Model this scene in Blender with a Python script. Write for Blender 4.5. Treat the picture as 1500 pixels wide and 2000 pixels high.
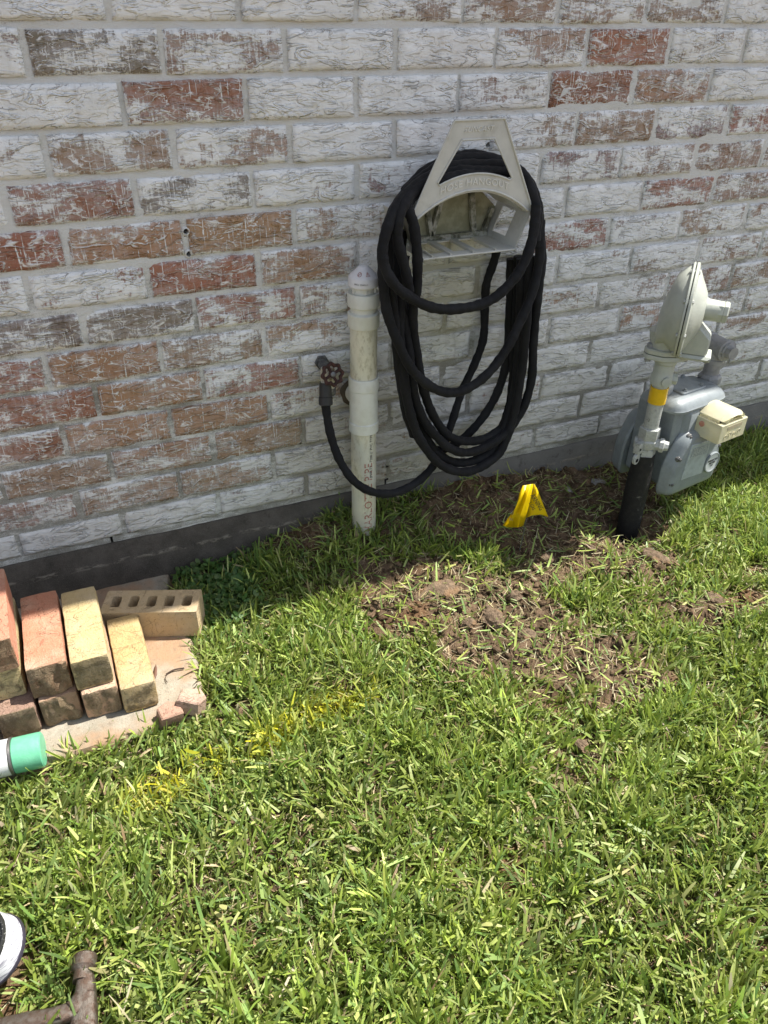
import bpy, bmesh, math, random
import numpy as np
from mathutils import Vector, Matrix
random.seed(7); rng = np.random.default_rng(7)
S = 0.078            # one brick course, metres
for o in list(bpy.data.objects): bpy.data.objects.remove(o)
scene = bpy.context.scene
COL = scene.collection

# ------------------------------------------------------------------ camera
YAW, PITCH, ROLL, FPX = 0.418753560, 0.585968638, 0.0159306996, 1521.96
def cam_basis():
    cy, sy = math.cos(YAW), math.sin(YAW)
    f = Vector((sy, cy, 0)); r = Vector((cy, -sy, 0)); u = Vector((0, 0, 1))
    f2 = f*math.cos(PITCH) - u*math.sin(PITCH); u2 = u*math.cos(PITCH) + f*math.sin(PITCH)
    r3 = r*math.cos(ROLL) + u2*math.sin(ROLL); u3 = u2*math.cos(ROLL) - r*math.sin(ROLL)
    return r3, u3, f2
cr, cu, cf = cam_basis()
CAM = Vector((0, -1.58083, 1.061718))
cd = bpy.data.cameras.new('camera'); cam = bpy.data.objects.new('camera', cd); COL.objects.link(cam)
M = Matrix((( cr.x, cu.x, -cf.x, CAM.x), (cr.y, cu.y, -cf.y, CAM.y), (cr.z, cu.z, -cf.z, CAM.z), (0, 0, 0, 1)))
cam.matrix_world = M
cd.sensor_fit = 'VERTICAL'; cd.sensor_height = 24.0; cd.sensor_width = 18.0
cd.lens = FPX/2000*24.0; cd.clip_start = 0.02; cd.clip_end = 2000
scene.camera = cam

# ------------------------------------------------------------------ light
SUN_EL, SUN_Y = 60.0, -0.022
w = bpy.data.worlds.new('World'); scene.world = w; w.use_nodes = True
nt = w.node_tree; bg = nt.nodes['Background']
sky = nt.nodes.new('ShaderNodeTexSky'); sky.sky_type = 'NISHITA'; sky.sun_disc = False
sky.sun_elevation = math.radians(SUN_EL); sky.sun_rotation = math.radians(90)
sky.dust_density = 1.5; sky.ozone_density = 1.0
hs = nt.nodes.new('ShaderNodeHueSaturation'); hs.inputs['Saturation'].default_value = .60
nt.links.new(sky.outputs[0], hs.inputs['Color']); nt.links.new(hs.outputs[0], bg.inputs[0]); bg.inputs[1].default_value = 0.112
sl = bpy.data.lights.new('sun', 'SUN'); sl.energy = 5.0; sl.angle = math.radians(0.53); sl.color = (1, .965, .90)
so = bpy.data.objects.new('sun', sl); COL.objects.link(so)
sd = Vector((math.cos(math.radians(SUN_EL)), SUN_Y, math.sin(math.radians(SUN_EL))))
so.rotation_euler = sd.to_track_quat('Z', 'Y').to_euler(); so.location = (3, 0, 5)
scene.view_settings.view_transform = 'Standard'; scene.view_settings.look = 'None'
scene.view_settings.gamma = 1; scene.view_settings.use_curve_mapping = False
scene.view_settings.exposure = 0.95
scene.render.resolution_x = 768; scene.render.resolution_y = 1024

# ------------------------------------------------------------------ object helpers
def tag(o, label=None, cat=None, group=None, kind=None):
    if label: o['label'] = label
    if cat: o['category'] = cat
    if group: o['group'] = group
    if kind: o['kind'] = kind
    return o
def empty(name, loc=(0, 0, 0), rz=0.0):
    o = bpy.data.objects.new(name, None); COL.objects.link(o); o.location = loc
    o.rotation_euler = (0, 0, rz); o.empty_display_size = .02; return o
def link_mesh(name, me, mat=None, parent=None):
    o = bpy.data.objects.new(name, me); COL.objects.link(o)
    if mat is not None and not me.materials: me.materials.append(mat)
    if parent is not None: o.parent = parent
    return o
class MB:
    """collects verts and faces of one mesh"""
    def __init__(s): s.v = []; s.f = []
    def add(s, vs, fs):
        n = len(s.v); s.v += [tuple(v) for v in vs]; s.f += [tuple(i+n for i in f) for f in fs]; return s
    def box(s, c, d, rot=None):
        hx, hy, hz = d[0]/2, d[1]/2, d[2]/2
        vs = [Vector((x*hx, y*hy, z*hz)) for x in (-1, 1) for y in (-1, 1) for z in (-1, 1)]
        if rot is not None: vs = [rot @ v for v in vs]
        vs = [v+Vector(c) for v in vs]
        return s.add(vs, [(0, 1, 3, 2), (4, 6, 7, 5), (0, 4, 5, 1), (2, 3, 7, 6), (0, 2, 6, 4), (1, 5, 7, 3)])
    def rings(s, rings, cap=True, closed=True):
        n = len(rings[0]); vs = [p for r in rings for p in r]; fs = []
        for i in range(len(rings)-1):
            for j in range(n if closed else n-1):
                a = i*n+j; b = i*n+(j+1) % n; fs.append((a, b, b+n, a+n))
        if cap:
            fs.append(tuple(range(n))[::-1]); m = (len(rings)-1)*n; fs.append(tuple(range(m, m+n)))
        return s.add(vs, fs)
    def lathe(s, a, axis, prof, seg=24, hexa=False):
        """prof: list of (distance along axis, radius)"""
        a = Vector(a); ax = Vector(axis).normalized()
        t = Vector((0, 0, 1)) if abs(ax.z) < .9 else Vector((1, 0, 0))
        u = ax.cross(t).normalized(); v = ax.cross(u)
        rs = []
        for d, r in prof:
            rs.append([a+ax*d+(u*math.cos(2*math.pi*k/seg)+v*math.sin(2*math.pi*k/seg))*max(r, 1e-5) for k in range(seg)])
        return s.rings(rs)
    def tube(s, pts, r, seg=12, cap=True):
        pts = [Vector(p) for p in pts]; rs = []; prev = None
        rr = r if hasattr(r, '__len__') else [r]*len(pts)
        for i, p in enumerate(pts):
            d = (pts[min(i+1, len(pts)-1)]-pts[max(i-1, 0)]).normalized()
            if prev is None:
                t = Vector((0, 0, 1)) if abs(d.z) < .9 else Vector((0, 1, 0)); u = d.cross(t).normalized()
            else: u = (prev-d*prev.dot(d)).normalized()
            prev = u; v = d.cross(u)
            rs.append([p+(u*math.cos(2*math.pi*k/seg)+v*math.sin(2*math.pi*k/seg))*rr[i] for k in range(seg)])
        return s.rings(rs, cap)
    def prism(s, poly, frame, levels):
        """poly (u,v) ccw; frame=(origin,U,V,W); levels: list of (w, inset)"""
        o, U, V, W = [Vector(x) for x in frame]; n = len(poly)
        P = [Vector((a, b)) for a, b in poly]; nrm = []
        for i in range(n):
            e1 = (P[i]-P[i-1]).normalized(); e2 = (P[(i+1) % n]-P[i]).normalized()
            n1 = Vector((-e1.y, e1.x)); n2 = Vector((-e2.y, e2.x)); m = n1+n2
            m = m/max(m.length_squared/2, .3) if m.length > 1e-6 else n1
            nrm.append(m)
        rs = []
        for wv, ins in levels:
            rs.append([o+U*(P[i].x+nrm[i].x*ins)+V*(P[i].y+nrm[i].y*ins)+W*wv for i in range(n)])
        return s.rings(rs)
    def build(s, name, mat, parent=None, smooth=True, bevel=0, angle=35, uniq=False):
        me = bpy.data.meshes.new(name); me.from_pydata(s.v, [], s.f)
        bm = bmesh.new(); bm.from_mesh(me); bmesh.ops.remove_doubles(bm, verts=bm.verts, dist=1e-6)
        bmesh.ops.recalc_face_normals(bm, faces=bm.faces)
        if bevel:
            ed = [e for e in bm.edges if len(e.link_faces) == 2 and e.calc_face_angle(0) > math.radians(40)]
            bmesh.ops.bevel(bm, geom=ed, offset=bevel, segments=2, profile=.7, affect='EDGES', clamp_overlap=True)
        bm.to_mesh(me); bm.free()
        if smooth:
            me.polygons.foreach_set('use_smooth', [True]*len(me.polygons))
            me.set_sharp_from_angle(angle=math.radians(angle))
        return link_mesh(name, me, mat, parent)
def rpoly(w, h, r, n=5, cx=0, cy=0):
    pts = []
    for (sx, sy, a0) in ((1, 1, 0), (-1, 1, 90), (-1, -1, 180), (1, -1, 270)):
        for k in range(n+1):
            a = math.radians(a0+90*k/n); pts.append((cx+sx*(w/2-r)+r*math.cos(a), cy+sy*(h/2-r)+r*math.sin(a)))
    return pts
def round_poly(P, r, n=4):
    """rounds the corners of a polygon"""
    out = []; m = len(P)
    for i in range(m):
        p0 = Vector(P[i-1]); p = Vector(P[i]); p1 = Vector(P[(i+1) % m]); ri = r[i] if hasattr(r, '__len__') else r
        a = p+(p0-p).normalized()*ri; b = p+(p1-p).normalized()*ri
        for k in range(n+1):
            t = k/n; q = a*(1-t)**2+p*2*t*(1-t)+b*t*t; out.append((q.x, q.y))
    return out
def catmull(pts, n=10):
    P = [np.array(p, float) for p in pts]; P = [2*P[0]-P[1]]+P+[2*P[-1]-P[-2]]; out = []
    for i in range(1, len(P)-2):
        for k in range(n):
            t = k/n; a, b, c, d = P[i-1:i+3]
            out.append(.5*((2*b)+(c-a)*t+(2*a-5*b+4*c-d)*t*t+(3*b-a-3*c+d)*t**3))
    out.append(P[-2]); return out
def ray_y(px, py, y):            # point of the plane y=const behind a measured spot of the photograph
    d = cr*((px-750)/FPX)-cu*((py-1000)/FPX)+cf; return CAM+d*((y-CAM.y)/d.y)
# numpy value noise
def _h(i, j, s):
    n = (i*374761393+j*668265263+s*1274126177) & 0xffffffff; n = ((n ^ (n >> 13))*1274126177) & 0xffffffff
    return ((n ^ (n >> 16)) & 0xffff)/65535.0
def vnoise(x, y, s=0):
    x = np.asarray(x, float); y = np.asarray(y, float)
    i = np.floor(x).astype(np.int64); j = np.floor(y).astype(np.int64); fx = x-i; fy = y-j
    fx = fx*fx*(3-2*fx); fy = fy*fy*(3-2*fy)
    a = _h(i, j, s); b = _h(i+1, j, s); c = _h(i, j+1, s); d = _h(i+1, j+1, s)
    return a*(1-fx)*(1-fy)+b*fx*(1-fy)+c*(1-fx)*fy+d*fx*fy
def fbm(x, y, s=0, o=4):
    r = 0; a = 1; t = 0
    for k in range(o): r = r+a*vnoise(x*2**k, y*2**k, s+k*17); t += a; a *= .5
    return r/t
def sst(a, b, x): t = np.clip((x-a)/(b-a), 0, 1); return t*t*(3-2*t)

# ------------------------------------------------------------------ material helpers
class NT:
    def __init__(s, name):
        s.m = bpy.data.materials.new(name); s.m.use_nodes = True; s.t = s.m.node_tree; s.N = s.t.nodes
        s.b = s.N['Principled BSDF']; s.out = s.N['Material Output']
    def n(s, ty, **k):
        x = s.N.new(ty)
        for a, b in k.items(): setattr(x, a, b)
        return x
    def l(s, a, b): s.t.links.new(a, b)
    def put(s, sock, v):
        if isinstance(v, bpy.types.NodeSocket): s.l(v, sock)
        elif isinstance(v, (tuple, list)) and len(v) == 3 and sock.type == 'RGBA': sock.default_value = (*v, 1)
        else: sock.default_value = v
    def math(s, op, a, b=0.0, c=0.0, clamp=False):
        x = s.n('ShaderNodeMath', operation=op, use_clamp=clamp); s.put(x.inputs[0], a); s.put(x.inputs[1], b); s.put(x.inputs[2], c); return x.outputs[0]
    def mix(s, f, a, b, mode='MIX'):
        x = s.n('ShaderNodeMix', data_type='RGBA', blend_type=mode); s.put(x.inputs[0], f); s.put(x.inputs[6], a); s.put(x.inputs[7], b); return x.outputs[2]
    def pos(s): return s.n('ShaderNodeNewGeometry').outputs['Position']
    def obj(s): return s.n('ShaderNodeTexCoord').outputs['Object']
    def sc(s, v, sx, sy, sz, off=None):
        x = s.n('ShaderNodeMapping'); s.l(v, x.inputs[0]); x.inputs['Scale'].default_value = (sx, sy, sz)
        if off is not None: s.put(x.inputs['Location'], off)
        return x.outputs[0]
    def noise(s, v, scale, detail=4, rough=.55, dist=0.0):
        x = s.n('ShaderNodeTexNoise'); s.l(v, x.inputs['Vector']); x.inputs['Scale'].default_value = scale
        x.inputs['Detail'].default_value = detail; x.inputs['Roughness'].default_value = rough; x.inputs['Distortion'].default_value = dist
        return x.outputs['Fac']
    def voro(s, v, scale, feat='F1', out='Distance'):
        x = s.n('ShaderNodeTexVoronoi', feature=feat); s.l(v, x.inputs['Vector']); x.inputs['Scale'].default_value = scale; return x.outputs[out]
    def step(s, x, a, b):
        y = s.n('ShaderNodeMapRange', interpolation_type='SMOOTHSTEP'); s.put(y.inputs[0], x); s.put(y.inputs[1], a); s.put(y.inputs[2], b); return y.outputs[0]
    def bump(s, h, dist=.001, strength=1.0, prev=None):
        x = s.n('ShaderNodeBump'); s.put(x.inputs['Height'], h); x.inputs['Distance'].default_value = dist; x.inputs['Strength'].default_value = strength
        if prev is not None: s.l(prev, x.inputs['Normal'])
        return x.outputs[0]
    def fin(s, col=None, rough=None, normal=None, metal=None, spec=None):
        if col is not None: s.put(s.b.inputs['Base Color'], col)
        if rough is not None: s.put(s.b.inputs['Roughness'], rough)
        if normal is not None: s.l(normal, s.b.inputs['Normal'])
        if metal is not None: s.put(s.b.inputs['Metallic'], metal)
        if spec is not None: s.put(s.b.inputs['Specular IOR Level'], spec)
        return s.m
def worn(name, col, col2, rough=.5, scale=60, lo=.45, hi=.7, bump=.0006, metal=0.0, bscale=None, spec=.4, dirt=None, dlo=.55, dhi=.7):
    """two-colour worn surface, object space"""
    t = NT(name); v = t.obj(); f = t.step(t.noise(v, scale, 5, .6), lo, hi); c = t.mix(f, col, col2)
    if dirt: c = t.mix(t.math('MULTIPLY', t.step(t.noise(t.sc(v, 1, 1, 1, (3, 5, 1)), scale*.35, 6, .7), dlo, dhi), .8), c, dirt)
    n = t.bump(t.noise(v, bscale or scale*5, 5, .65), bump)
    return t.fin(c, rough, n, metal, spec)

def field_nodes(t, p):
    """whitewash field shared by bricks and mortar, so that brush strokes run over both"""
    blotch = t.noise(t.sc(p, 1, 1, 1.7), 8.5, 3, .55, .6)
    mid = t.noise(t.sc(p, .55, 1, 1.8), 55, 5, .62, .8)
    fine = t.noise(p, 420, 3, .6)
    return blotch, mid, fine
def ridge(t, x, c, wd):
    return t.math('SUBTRACT', 1, t.step(t.math('ABSOLUTE', t.math('SUBTRACT', x, c)), 0, wd))
def stain(t, p, cx, cz, rx, rz, k=.35):
    """soft-edged ragged patch on the wall"""
    s = t.n('ShaderNodeSeparateXYZ'); t.l(p, s.inputs[0])
    a = t.math('POWER', t.math('DIVIDE', t.math('SUBTRACT', s.outputs[0], cx), rx), 2)
    b = t.math('POWER', t.math('DIVIDE', t.math('SUBTRACT', s.outputs[2], cz), rz), 2)
    d = t.math('SQRT', t.math('ADD', a, b)); d = t.math('ADD', d, t.math('MULTIPLY', t.math('SUBTRACT', t.noise(p, 14, 4), .5), 1.2))
    return t.math('SUBTRACT', 1, t.step(d, 1-k, 1+k))

BL_, BH_ = 2.83*S-.0105, S-.0105
def mat_wall_brick():
    t = NT('whitewashed_brick'); p = t.pos(); oi = t.n('ShaderNodeObjectInfo')
    cov = t.math('MULTIPLY', oi.outputs['Alpha'], 1.0)
    blotch, mid, fine = field_nodes(t, p)
    # fired clay
    c1 = oi.outputs['Color']; nb = t.noise(p, 60, 4, .6)
    clay = t.mix(t.step(nb, .35, .75), c1, t.mix(.35, c1, (.30, .19, .13)))
    clay = t.mix(t.math('MULTIPLY', t.step(t.noise(p, 300, 3), .5, .75), .35), clay, (.42, .30, .22))
    # crazed edges of the hand-thrown face
    n1 = t.noise(t.sc(p, .30, 1, 1), 42, 3, .5, 1.2)
    fold = ridge(t, n1, .5, t.math('MULTIPLY_ADD', t.noise(p, 35, 2), .075, -.006))
    n2 = t.noise(t.sc(p, .36, 1, 1, (2, 1, 4)), 75, 3, .5, 1.0); fold2 = ridge(t, n2, .52, t.math('MULTIPLY_ADD', t.noise(t.sc(p, 1, 1, 1, (3, 9, 3)), 45, 2), .08, -.008))
    # vertical scratches
    vs = t.noise(t.sc(p, 1, .2, .035), 330, 2, .5); sm = t.noise(t.sc(p, 1, 1, .7, (7, 2, 3)), 45, 2)
    scr = t.math('MULTIPLY', t.step(vs, .62, .655), t.step(sm, .40, .48))
    vs2 = t.noise(t.sc(p, 1, .2, .10, (9, 9, 9)), 260, 2, .5); scr2 = t.math('MULTIPLY', t.step(vs2, .65, .69), t.step(t.noise(p, 150, 2), .45, .56))
    dots = t.step(t.noise(t.sc(p, 1, 1, .45, (1, 7, 5)), 240, 1, .5), .70, .75)
    f = t.math('ADD', t.math('MULTIPLY', blotch, 1.15), t.math('MULTIPLY', mid, .60))      # mean .75
    f = t.math('ADD', f, t.math('MULTIPLY', fine, .22))
    ob = t.n('ShaderNodeSeparateXYZ'); t.l(t.obj(), ob.inputs[0])
    ed = t.math('MINIMUM', t.math('SUBTRACT', BL_/2, t.math('ABSOLUTE', ob.outputs[0])), t.math('SUBTRACT', BH_/2, t.math('ABSOLUTE', ob.outputs[2])))
    ed = t.math('ADD', ed, t.math('MULTIPLY', t.math('SUBTRACT', t.noise(p, 60, 4, .6), .5), .022))
    f = t.math('ADD', f, t.math('MULTIPLY', t.math('SUBTRACT', 1, t.step(ed, -.001, .006)), .17))
    vst = t.noise(t.sc(p, 1, .2, .14), 170, 3, .6); f = t.math('ADD', f, t.math('MULTIPLY', t.math('SUBTRACT', vst, .5), .42))
    f = t.math('ADD', f, t.math('MULTIPLY', cov, .62))                                       # cov .5 -> mean 1.17
    mask = t.step(f, 1.23, 1.33)
    thin = t.math('MULTIPLY', t.step(f, 1.00, 1.25), .60)
    lines = t.math('MAXIMUM', t.math('MULTIPLY', fold, t.step(t.noise(p, 30, 2), .40, .5)), t.math('MULTIPLY', fold2, t.step(t.noise(t.sc(p, 1, 1, 1, (4, 4, 4)), 26, 2), .46, .55)))
    lines = t.math('MAXIMUM', t.math('MAXIMUM', lines, scr), t.math('MAXIMUM', scr2, dots))
    lines = t.math('MULTIPLY', lines, .97)
    wash = t.mix(t.step(t.noise(p, 18, 4), .35, .7), (.75, .755, .735), (.86, .865, .85))
    wash = t.mix(t.math('MULTIPLY', t.step(t.noise(t.sc(p, .3, 1, 1), 90, 5, .7), .50, .72), .35), wash, (.52, .50, .47))
    lav = t.mix(.5, c1, (.66, .62, .62))
    c = t.mix(thin, clay, lav)
    c = t.mix(lines, c, (.80, .79, .76)); c = t.mix(mask, c, wash)
    # dirt and moss in the fold lows
    low = t.math('MULTIPLY', t.step(t.noise(t.sc(p, .35, 1, 1.1, (5, 5, 5)), 60, 4, .6, 1.0), .60, .72), .22)
    c = t.mix(low, c, (.25, .22, .18))
    c = t.mix(t.math('MULTIPLY', stain(t, p, .84, .50, .12, .17), .45), c, (.36, .35, .20), 'MIX')
    c = t.mix(t.math('MULTIPLY', stain(t, p, .60, .16, .17, .22), .38), c, (.33, .28, .20), 'MIX')
    sz = t.n('ShaderNodeSeparateXYZ'); t.l(p, sz.inputs[0])
    foot_tone = t.math('SUBTRACT', 1, t.step(t.math('ADD', sz.outputs[2], t.math('MULTIPLY', t.math('SUBTRACT', t.noise(p, 6, 5, .65), .5), .5)), -.05, .42))  # brick colour turns browner towards the bottom, ragged upper limit
    c = t.mix(t.math('MULTIPLY', foot_tone, .36), c, (.33, .29, .24))
    drip = t.math('MULTIPLY', t.step(t.noise(t.sc(p, 1, 1, .12, (2, 2, 2)), 40, 4, .6), .54, .70), .22); c = t.mix(drip, c, (.34, .31, .27))
    pits = t.step(t.noise(t.sc(p, 1, 1, 1, (2, 2, 8)), 200, 1), .77, .82)
    c = t.mix(t.math('MULTIPLY', pits, .8), c, (.12, .10, .08))
    h = t.math('ADD', t.math('MULTIPLY', t.math('MAXIMUM', mask, lines), .35), t.math('MULTIPLY', mid, .75))
    cg = t.step(t.noise(t.sc(p, .7, 1, 1, (6, 1, 6)), 24, 3), .44, .56)
    cre = t.math('SUBTRACT', 1, t.step(t.math('ABSOLUTE', t.math('SUBTRACT', n1, .47)), 0, .055)); cre2 = t.step(n2, .50, .56)
    h = t.math('ADD', h, t.math('MULTIPLY', t.math('MULTIPLY', cre, cg), 1.3)); h = t.math('ADD', h, t.math('MULTIPLY', cre2, .55)); h = t.math('ADD', h, t.math('MULTIPLY', t.math('ADD', n1, n2), .7))
    h = t.math('ADD', h, t.math('MULTIPLY', fine, .25)); h = t.math('SUBTRACT', h, t.math('MULTIPLY', pits, .5))
    nrm = t.bump(h, .0028, .95)
    return t.fin(c, .82, nrm, spec=.25)
def mat_mortar():
    t = NT('mortar'); p = t.pos(); blotch, mid, fine = field_nodes(t, p)
    g = t.noise(p, 700, 3, .8); c = t.mix(t.step(g, .35, .7), (.23, .22, .19), (.44, .43, .38))
    c = t.mix(t.math('MULTIPLY', t.step(blotch, .55, .7), .3), c, (.13, .12, .10))
    s = t.n('ShaderNodeSeparateXYZ'); t.l(p, s.inputs[0])
    hi = t.math('MULTIPLY', t.step(s.outputs[2], .1, .85), .26)
    f = t.math('ADD', t.math('ADD', t.math('MULTIPLY', t.noise(t.sc(p, .5, 1, 1, (3, 3, 3)), 13, 3), .8), t.math('MULTIPLY', mid, .5)), t.math('ADD', t.math('MULTIPLY', fine, .35), hi))
    mask = t.step(f, .76, 1.02)
    c = t.mix(t.math('MULTIPLY', mask, .92), c, t.mix(t.noise(p, 20, 3), (.70, .70, .665), (.82, .82, .79)))
    c = t.mix(t.math('MULTIPLY', stain(t, p, .84, .50, .12, .17), .55), c, (.30, .29, .15))
    c = t.mix(t.math('MULTIPLY', stain(t, p, .60, .16, .17, .22), .35), c, (.30, .26, .19))
    h = t.math('ADD', t.math('MULTIPLY', g, .6), t.math('MULTIPLY', mid, .8))
    return t.fin(c, .95, t.bump(h, .003, 1), spec=.15)
def mat_concrete(name, a, b, dark, sc=1.0, pink=None):
    t = NT(name); p = t.pos(); g = t.noise(p, 520*sc, 4, .75); c = t.mix(t.step(t.noise(p, 16*sc, 5, .65), .32, .68), a, b)
    c = t.mix(t.math('MULTIPLY', t.step(g, .4, .75), .35), c, tuple(min(1, x*1.9) for x in b))
    c = t.mix(t.math('MULTIPLY', t.step(t.noise(p, 160, 2), .66, .74), .7), c, dark)
    if pink: c = t.mix(t.step(t.noise(t.sc(p, 1, 1, 1, (4, 2, 7)), 7, 4, .6), .40, .62), c, pink)
    c = t.mix(t.math('MULTIPLY', t.step(t.noise(t.sc(p, 1, 1, 1, (1, 9, 2)), 380, 2), .66, .73), .6), c, dark)
    c = t.mix(t.math('MULTIPLY', t.step(t.noise(t.sc(p, 1, 1, 1, (8, 1, 2)), 42, 7, .8), .50, .66), .38), c, tuple(x*.5 for x in a))
    return t.fin(c, .92, t.bump(t.math('ADD', g, t.noise(p, 60, 4)), .0025, 1), spec=.2)
def mat_loose_brick():
    """colour from the object; alpha = share of pale kiln bloom"""
    t = NT('loose_brick_clay'); v = t.obj(); oi = t.n('ShaderNodeObjectInfo'); c1 = oi.outputs['Color']
    off = t.n('ShaderNodeVectorMath', operation='SCALE'); t.l(oi.outputs['Random'], off.inputs['Scale']); off.inputs[0].default_value = (9, 7, 5)
    v = t.sc(v, 1, 1, 1, off.outputs[0])
    f = t.step(t.math('ADD', t.noise(v, 12, 4, .6), t.math('MULTIPLY', oi.outputs['Alpha'], .3)), .5, .85)
    c = t.mix(t.math('MULTIPLY', f, .6), c1, (.56, .46, .34))
    c = t.mix(t.math('MULTIPLY', t.step(t.noise(t.sc(v, 2.6, .8, 1), 60, 5, .7), .55, .68), .32), c, (.30, .20, .12))
    cr_ = ridge(t, t.noise(v, 17, 4, .55, 1.5), .5, .008); c = t.mix(t.math('MULTIPLY', cr_, t.math('MULTIPLY', t.step(t.noise(v, 9, 2), .45, .55), .55)), c, (.14, .09, .05))
    sp = t.step(t.noise(v, 260, 2), .66, .73); c = t.mix(t.math('MULTIPLY', sp, .55), c, (.10, .07, .045))
    so_ = t.n('ShaderNodeSeparateXYZ'); t.l(t.obj(), so_.inputs[0]); end_shade = t.math('SUBTRACT', 1, t.step(t.math('ADD', t.math('MINIMUM', so_.outputs[1], t.math('SUBTRACT', so_.outputs[0], .0005)), t.math('MULTIPLY', t.noise(v, 90, 4), .006)), -.1075, -.1055))  # front end darkened green-brown: its shade is put into the clay colour
    c = t.mix(t.math('MULTIPLY', end_shade, .82), c, t.mix(t.step(t.noise(t.sc(v, 1, 1, .4), 50, 5, .7), .4, .65), (.11, .085, .048), (.24, .185, .11)))
    g = t.noise(v, 330, 4, .7); c = t.mix(t.math('MULTIPLY', t.step(g, .5, .8), .3), c, (.70, .60, .48))
    c = t.mix(t.math('MULTIPLY', t.step(t.noise(t.sc(v, 1, 1, 1, (6, 6, 1)), 34, 6, .75), .50, .66), .38), c, t.mix(.5, c1, (.26, .17, .10)))
    h = t.math('ADD', t.math('MULTIPLY', g, .7), t.noise(v, 45, 5, .65)); h = t.math('SUBTRACT', h, t.math('MULTIPLY', cr_, .35))
    return t.fin(c, .9, t.bump(h, .0045, 1), spec=.2)
def mat_soil():
    t = NT('soil'); p = t.pos()
    c = t.mix(t.step(t.noise(p, 26, 5, .6), .35, .65), (.105, .069, .042), (.235, .158, .098))
    c = t.mix(t.math('MULTIPLY', t.step(t.noise(t.sc(p, 1, 1, 1, (5, 1, 1)), 5, 3), .54, .66), .55), c, (.25, .13, .06))
    c = t.mix(t.math('MULTIPLY', t.step(t.noise(p, 330, 4, .7), .5, .72), .5), c, (.38, .29, .20))
    c = t.mix(t.math('MULTIPLY', t.step(t.noise(p, 120, 4, .7), .55, .7), .5), c, (.07, .05, .035))
    h = t.math('ADD', t.noise(p, 90, 6, .75), t.math('MULTIPLY', t.noise(p, 420, 4, .7), .4))
    return t.fin(c, .97, t.bump(h, .012, 1), spec=.1)
def mat_clod():
    t = NT('clod_soil'); v = t.obj(); oi = t.n('ShaderNodeObjectInfo')
    c = t.mix(t.step(t.noise(v, 60, 5, .7), .35, .65), (.13, .092, .062), (.29, .21, .14))
    c = t.mix(t.math('MULTIPLY', t.step(t.noise(v, 22, 3), .5, .65), .5), c, (.30, .17, .08))
    h = t.math('ADD', t.noise(v, 130, 6, .75), t.math('MULTIPLY', t.noise(v, 500, 4), .4))
    return t.fin(c, .97, t.bump(h, .008, 1), spec=.1)
def mat_blade(name, a=None, trans=.32):
    """grass leaf: colour comes from a per-blade attribute"""
    t = NT(name); at = t.n('ShaderNodeAttribute', attribute_name='tint'); v = t.pos()
    c = at.outputs['Color'] if a is None else a
    c = t.mix(t.math('MULTIPLY', t.step(t.noise(v, 160, 3), .45, .7), .25), c, (.28, .32, .10))
    t.put(t.b.inputs['Base Color'], c); t.put(t.b.inputs['Roughness'], .48); t.put(t.b.inputs['Specular IOR Level'], .35)
    tr = t.n('ShaderNodeBsdfTranslucent'); t.l(t.mix(.5, c, (.42, .52, .08), 'MIX') if a is None else t.mix(.3, c, (.8, .7, .1)), tr.inputs[0])
    mx = t.n('ShaderNodeMixShader'); mx.inputs[0].default_value = trans
    t.l(t.b.outputs[0], mx.inputs[1]); t.l(tr.outputs[0], mx.inputs[2]); t.l(mx.outputs[0], t.out.inputs[0]); return t.m
def mat_pvc():
    t = NT('pvc'); v = t.obj(); s = t.n('ShaderNodeSeparateXYZ'); t.l(v, s.inputs[0])
    c = t.mix(t.step(t.noise(v, 9, 3), .35, .65), (.64, .63, .52), (.70, .67, .52))
    gr = t.math('MULTIPLY', t.step(t.noise(t.sc(v, 1, 1, .35), 110, 6, .8), .46, .64), t.step(t.noise(t.sc(v, 1, 1, .4, (3, 3, 3)), 16, 3), .38, .55))
    c = t.mix(t.math('MULTIPLY', gr, .55), c, (.30, .26, .15))
    low = t.math('SUBTRACT', 1, t.step(t.math('ADD', s.outputs[2], t.math('MULTIPLY', t.noise(v, 30, 4), .08)), -.03, .05))
    c = t.mix(t.math('MULTIPLY', low, .45), c, (.40, .36, .30))
    return t.fin(c, .38, t.bump(t.noise(v, 300, 3), .0003), spec=.5)
def plain(name, c, rough=.5, metal=0.0, spec=.5):
    t = NT(name); v = t.obj(); cc = t.mix(t.math('MULTIPLY', t.step(t.noise(v, 80, 4, .6), .4, .7), .25), c, tuple(x*.6 for x in c))
    return t.fin(cc, rough, t.bump(t.noise(v, 420, 3), .0002), metal, spec)
def mat_hose():
    t = NT('hose_fabric'); v = t.pos(); n = t.noise(v, 1500, 2)
    c = t.mix(t.step(t.noise(v, 14, 4), .4, .7), (.008, .008, .009), (.015, .015, .0165))
    c = t.mix(t.math('MULTIPLY', t.step(t.noise(t.sc(v, 1, 1, 1, (4, 1, 1)), 260, 2), .68, .74), .12), c, (.08, .075, .07))
    h = t.math('ADD', t.math('MULTIPLY', n, .25), t.noise(v, 85, 3, .5))
    t.put(t.b.inputs['Sheen Weight'], .08); t.put(t.b.inputs['Sheen Roughness'], .4); t.put(t.b.inputs['Sheen Tint'], (.5, .5, .55, 1))
    return t.fin(c, .75, t.bump(h, .0022, .8), spec=.25)
MW = mat_wall_brick(); MM = mat_mortar()
M_FOUND = mat_concrete('foundation_concrete', (.07, .063, .052), (.125, .115, .095), (.03, .028, .025))
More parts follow.
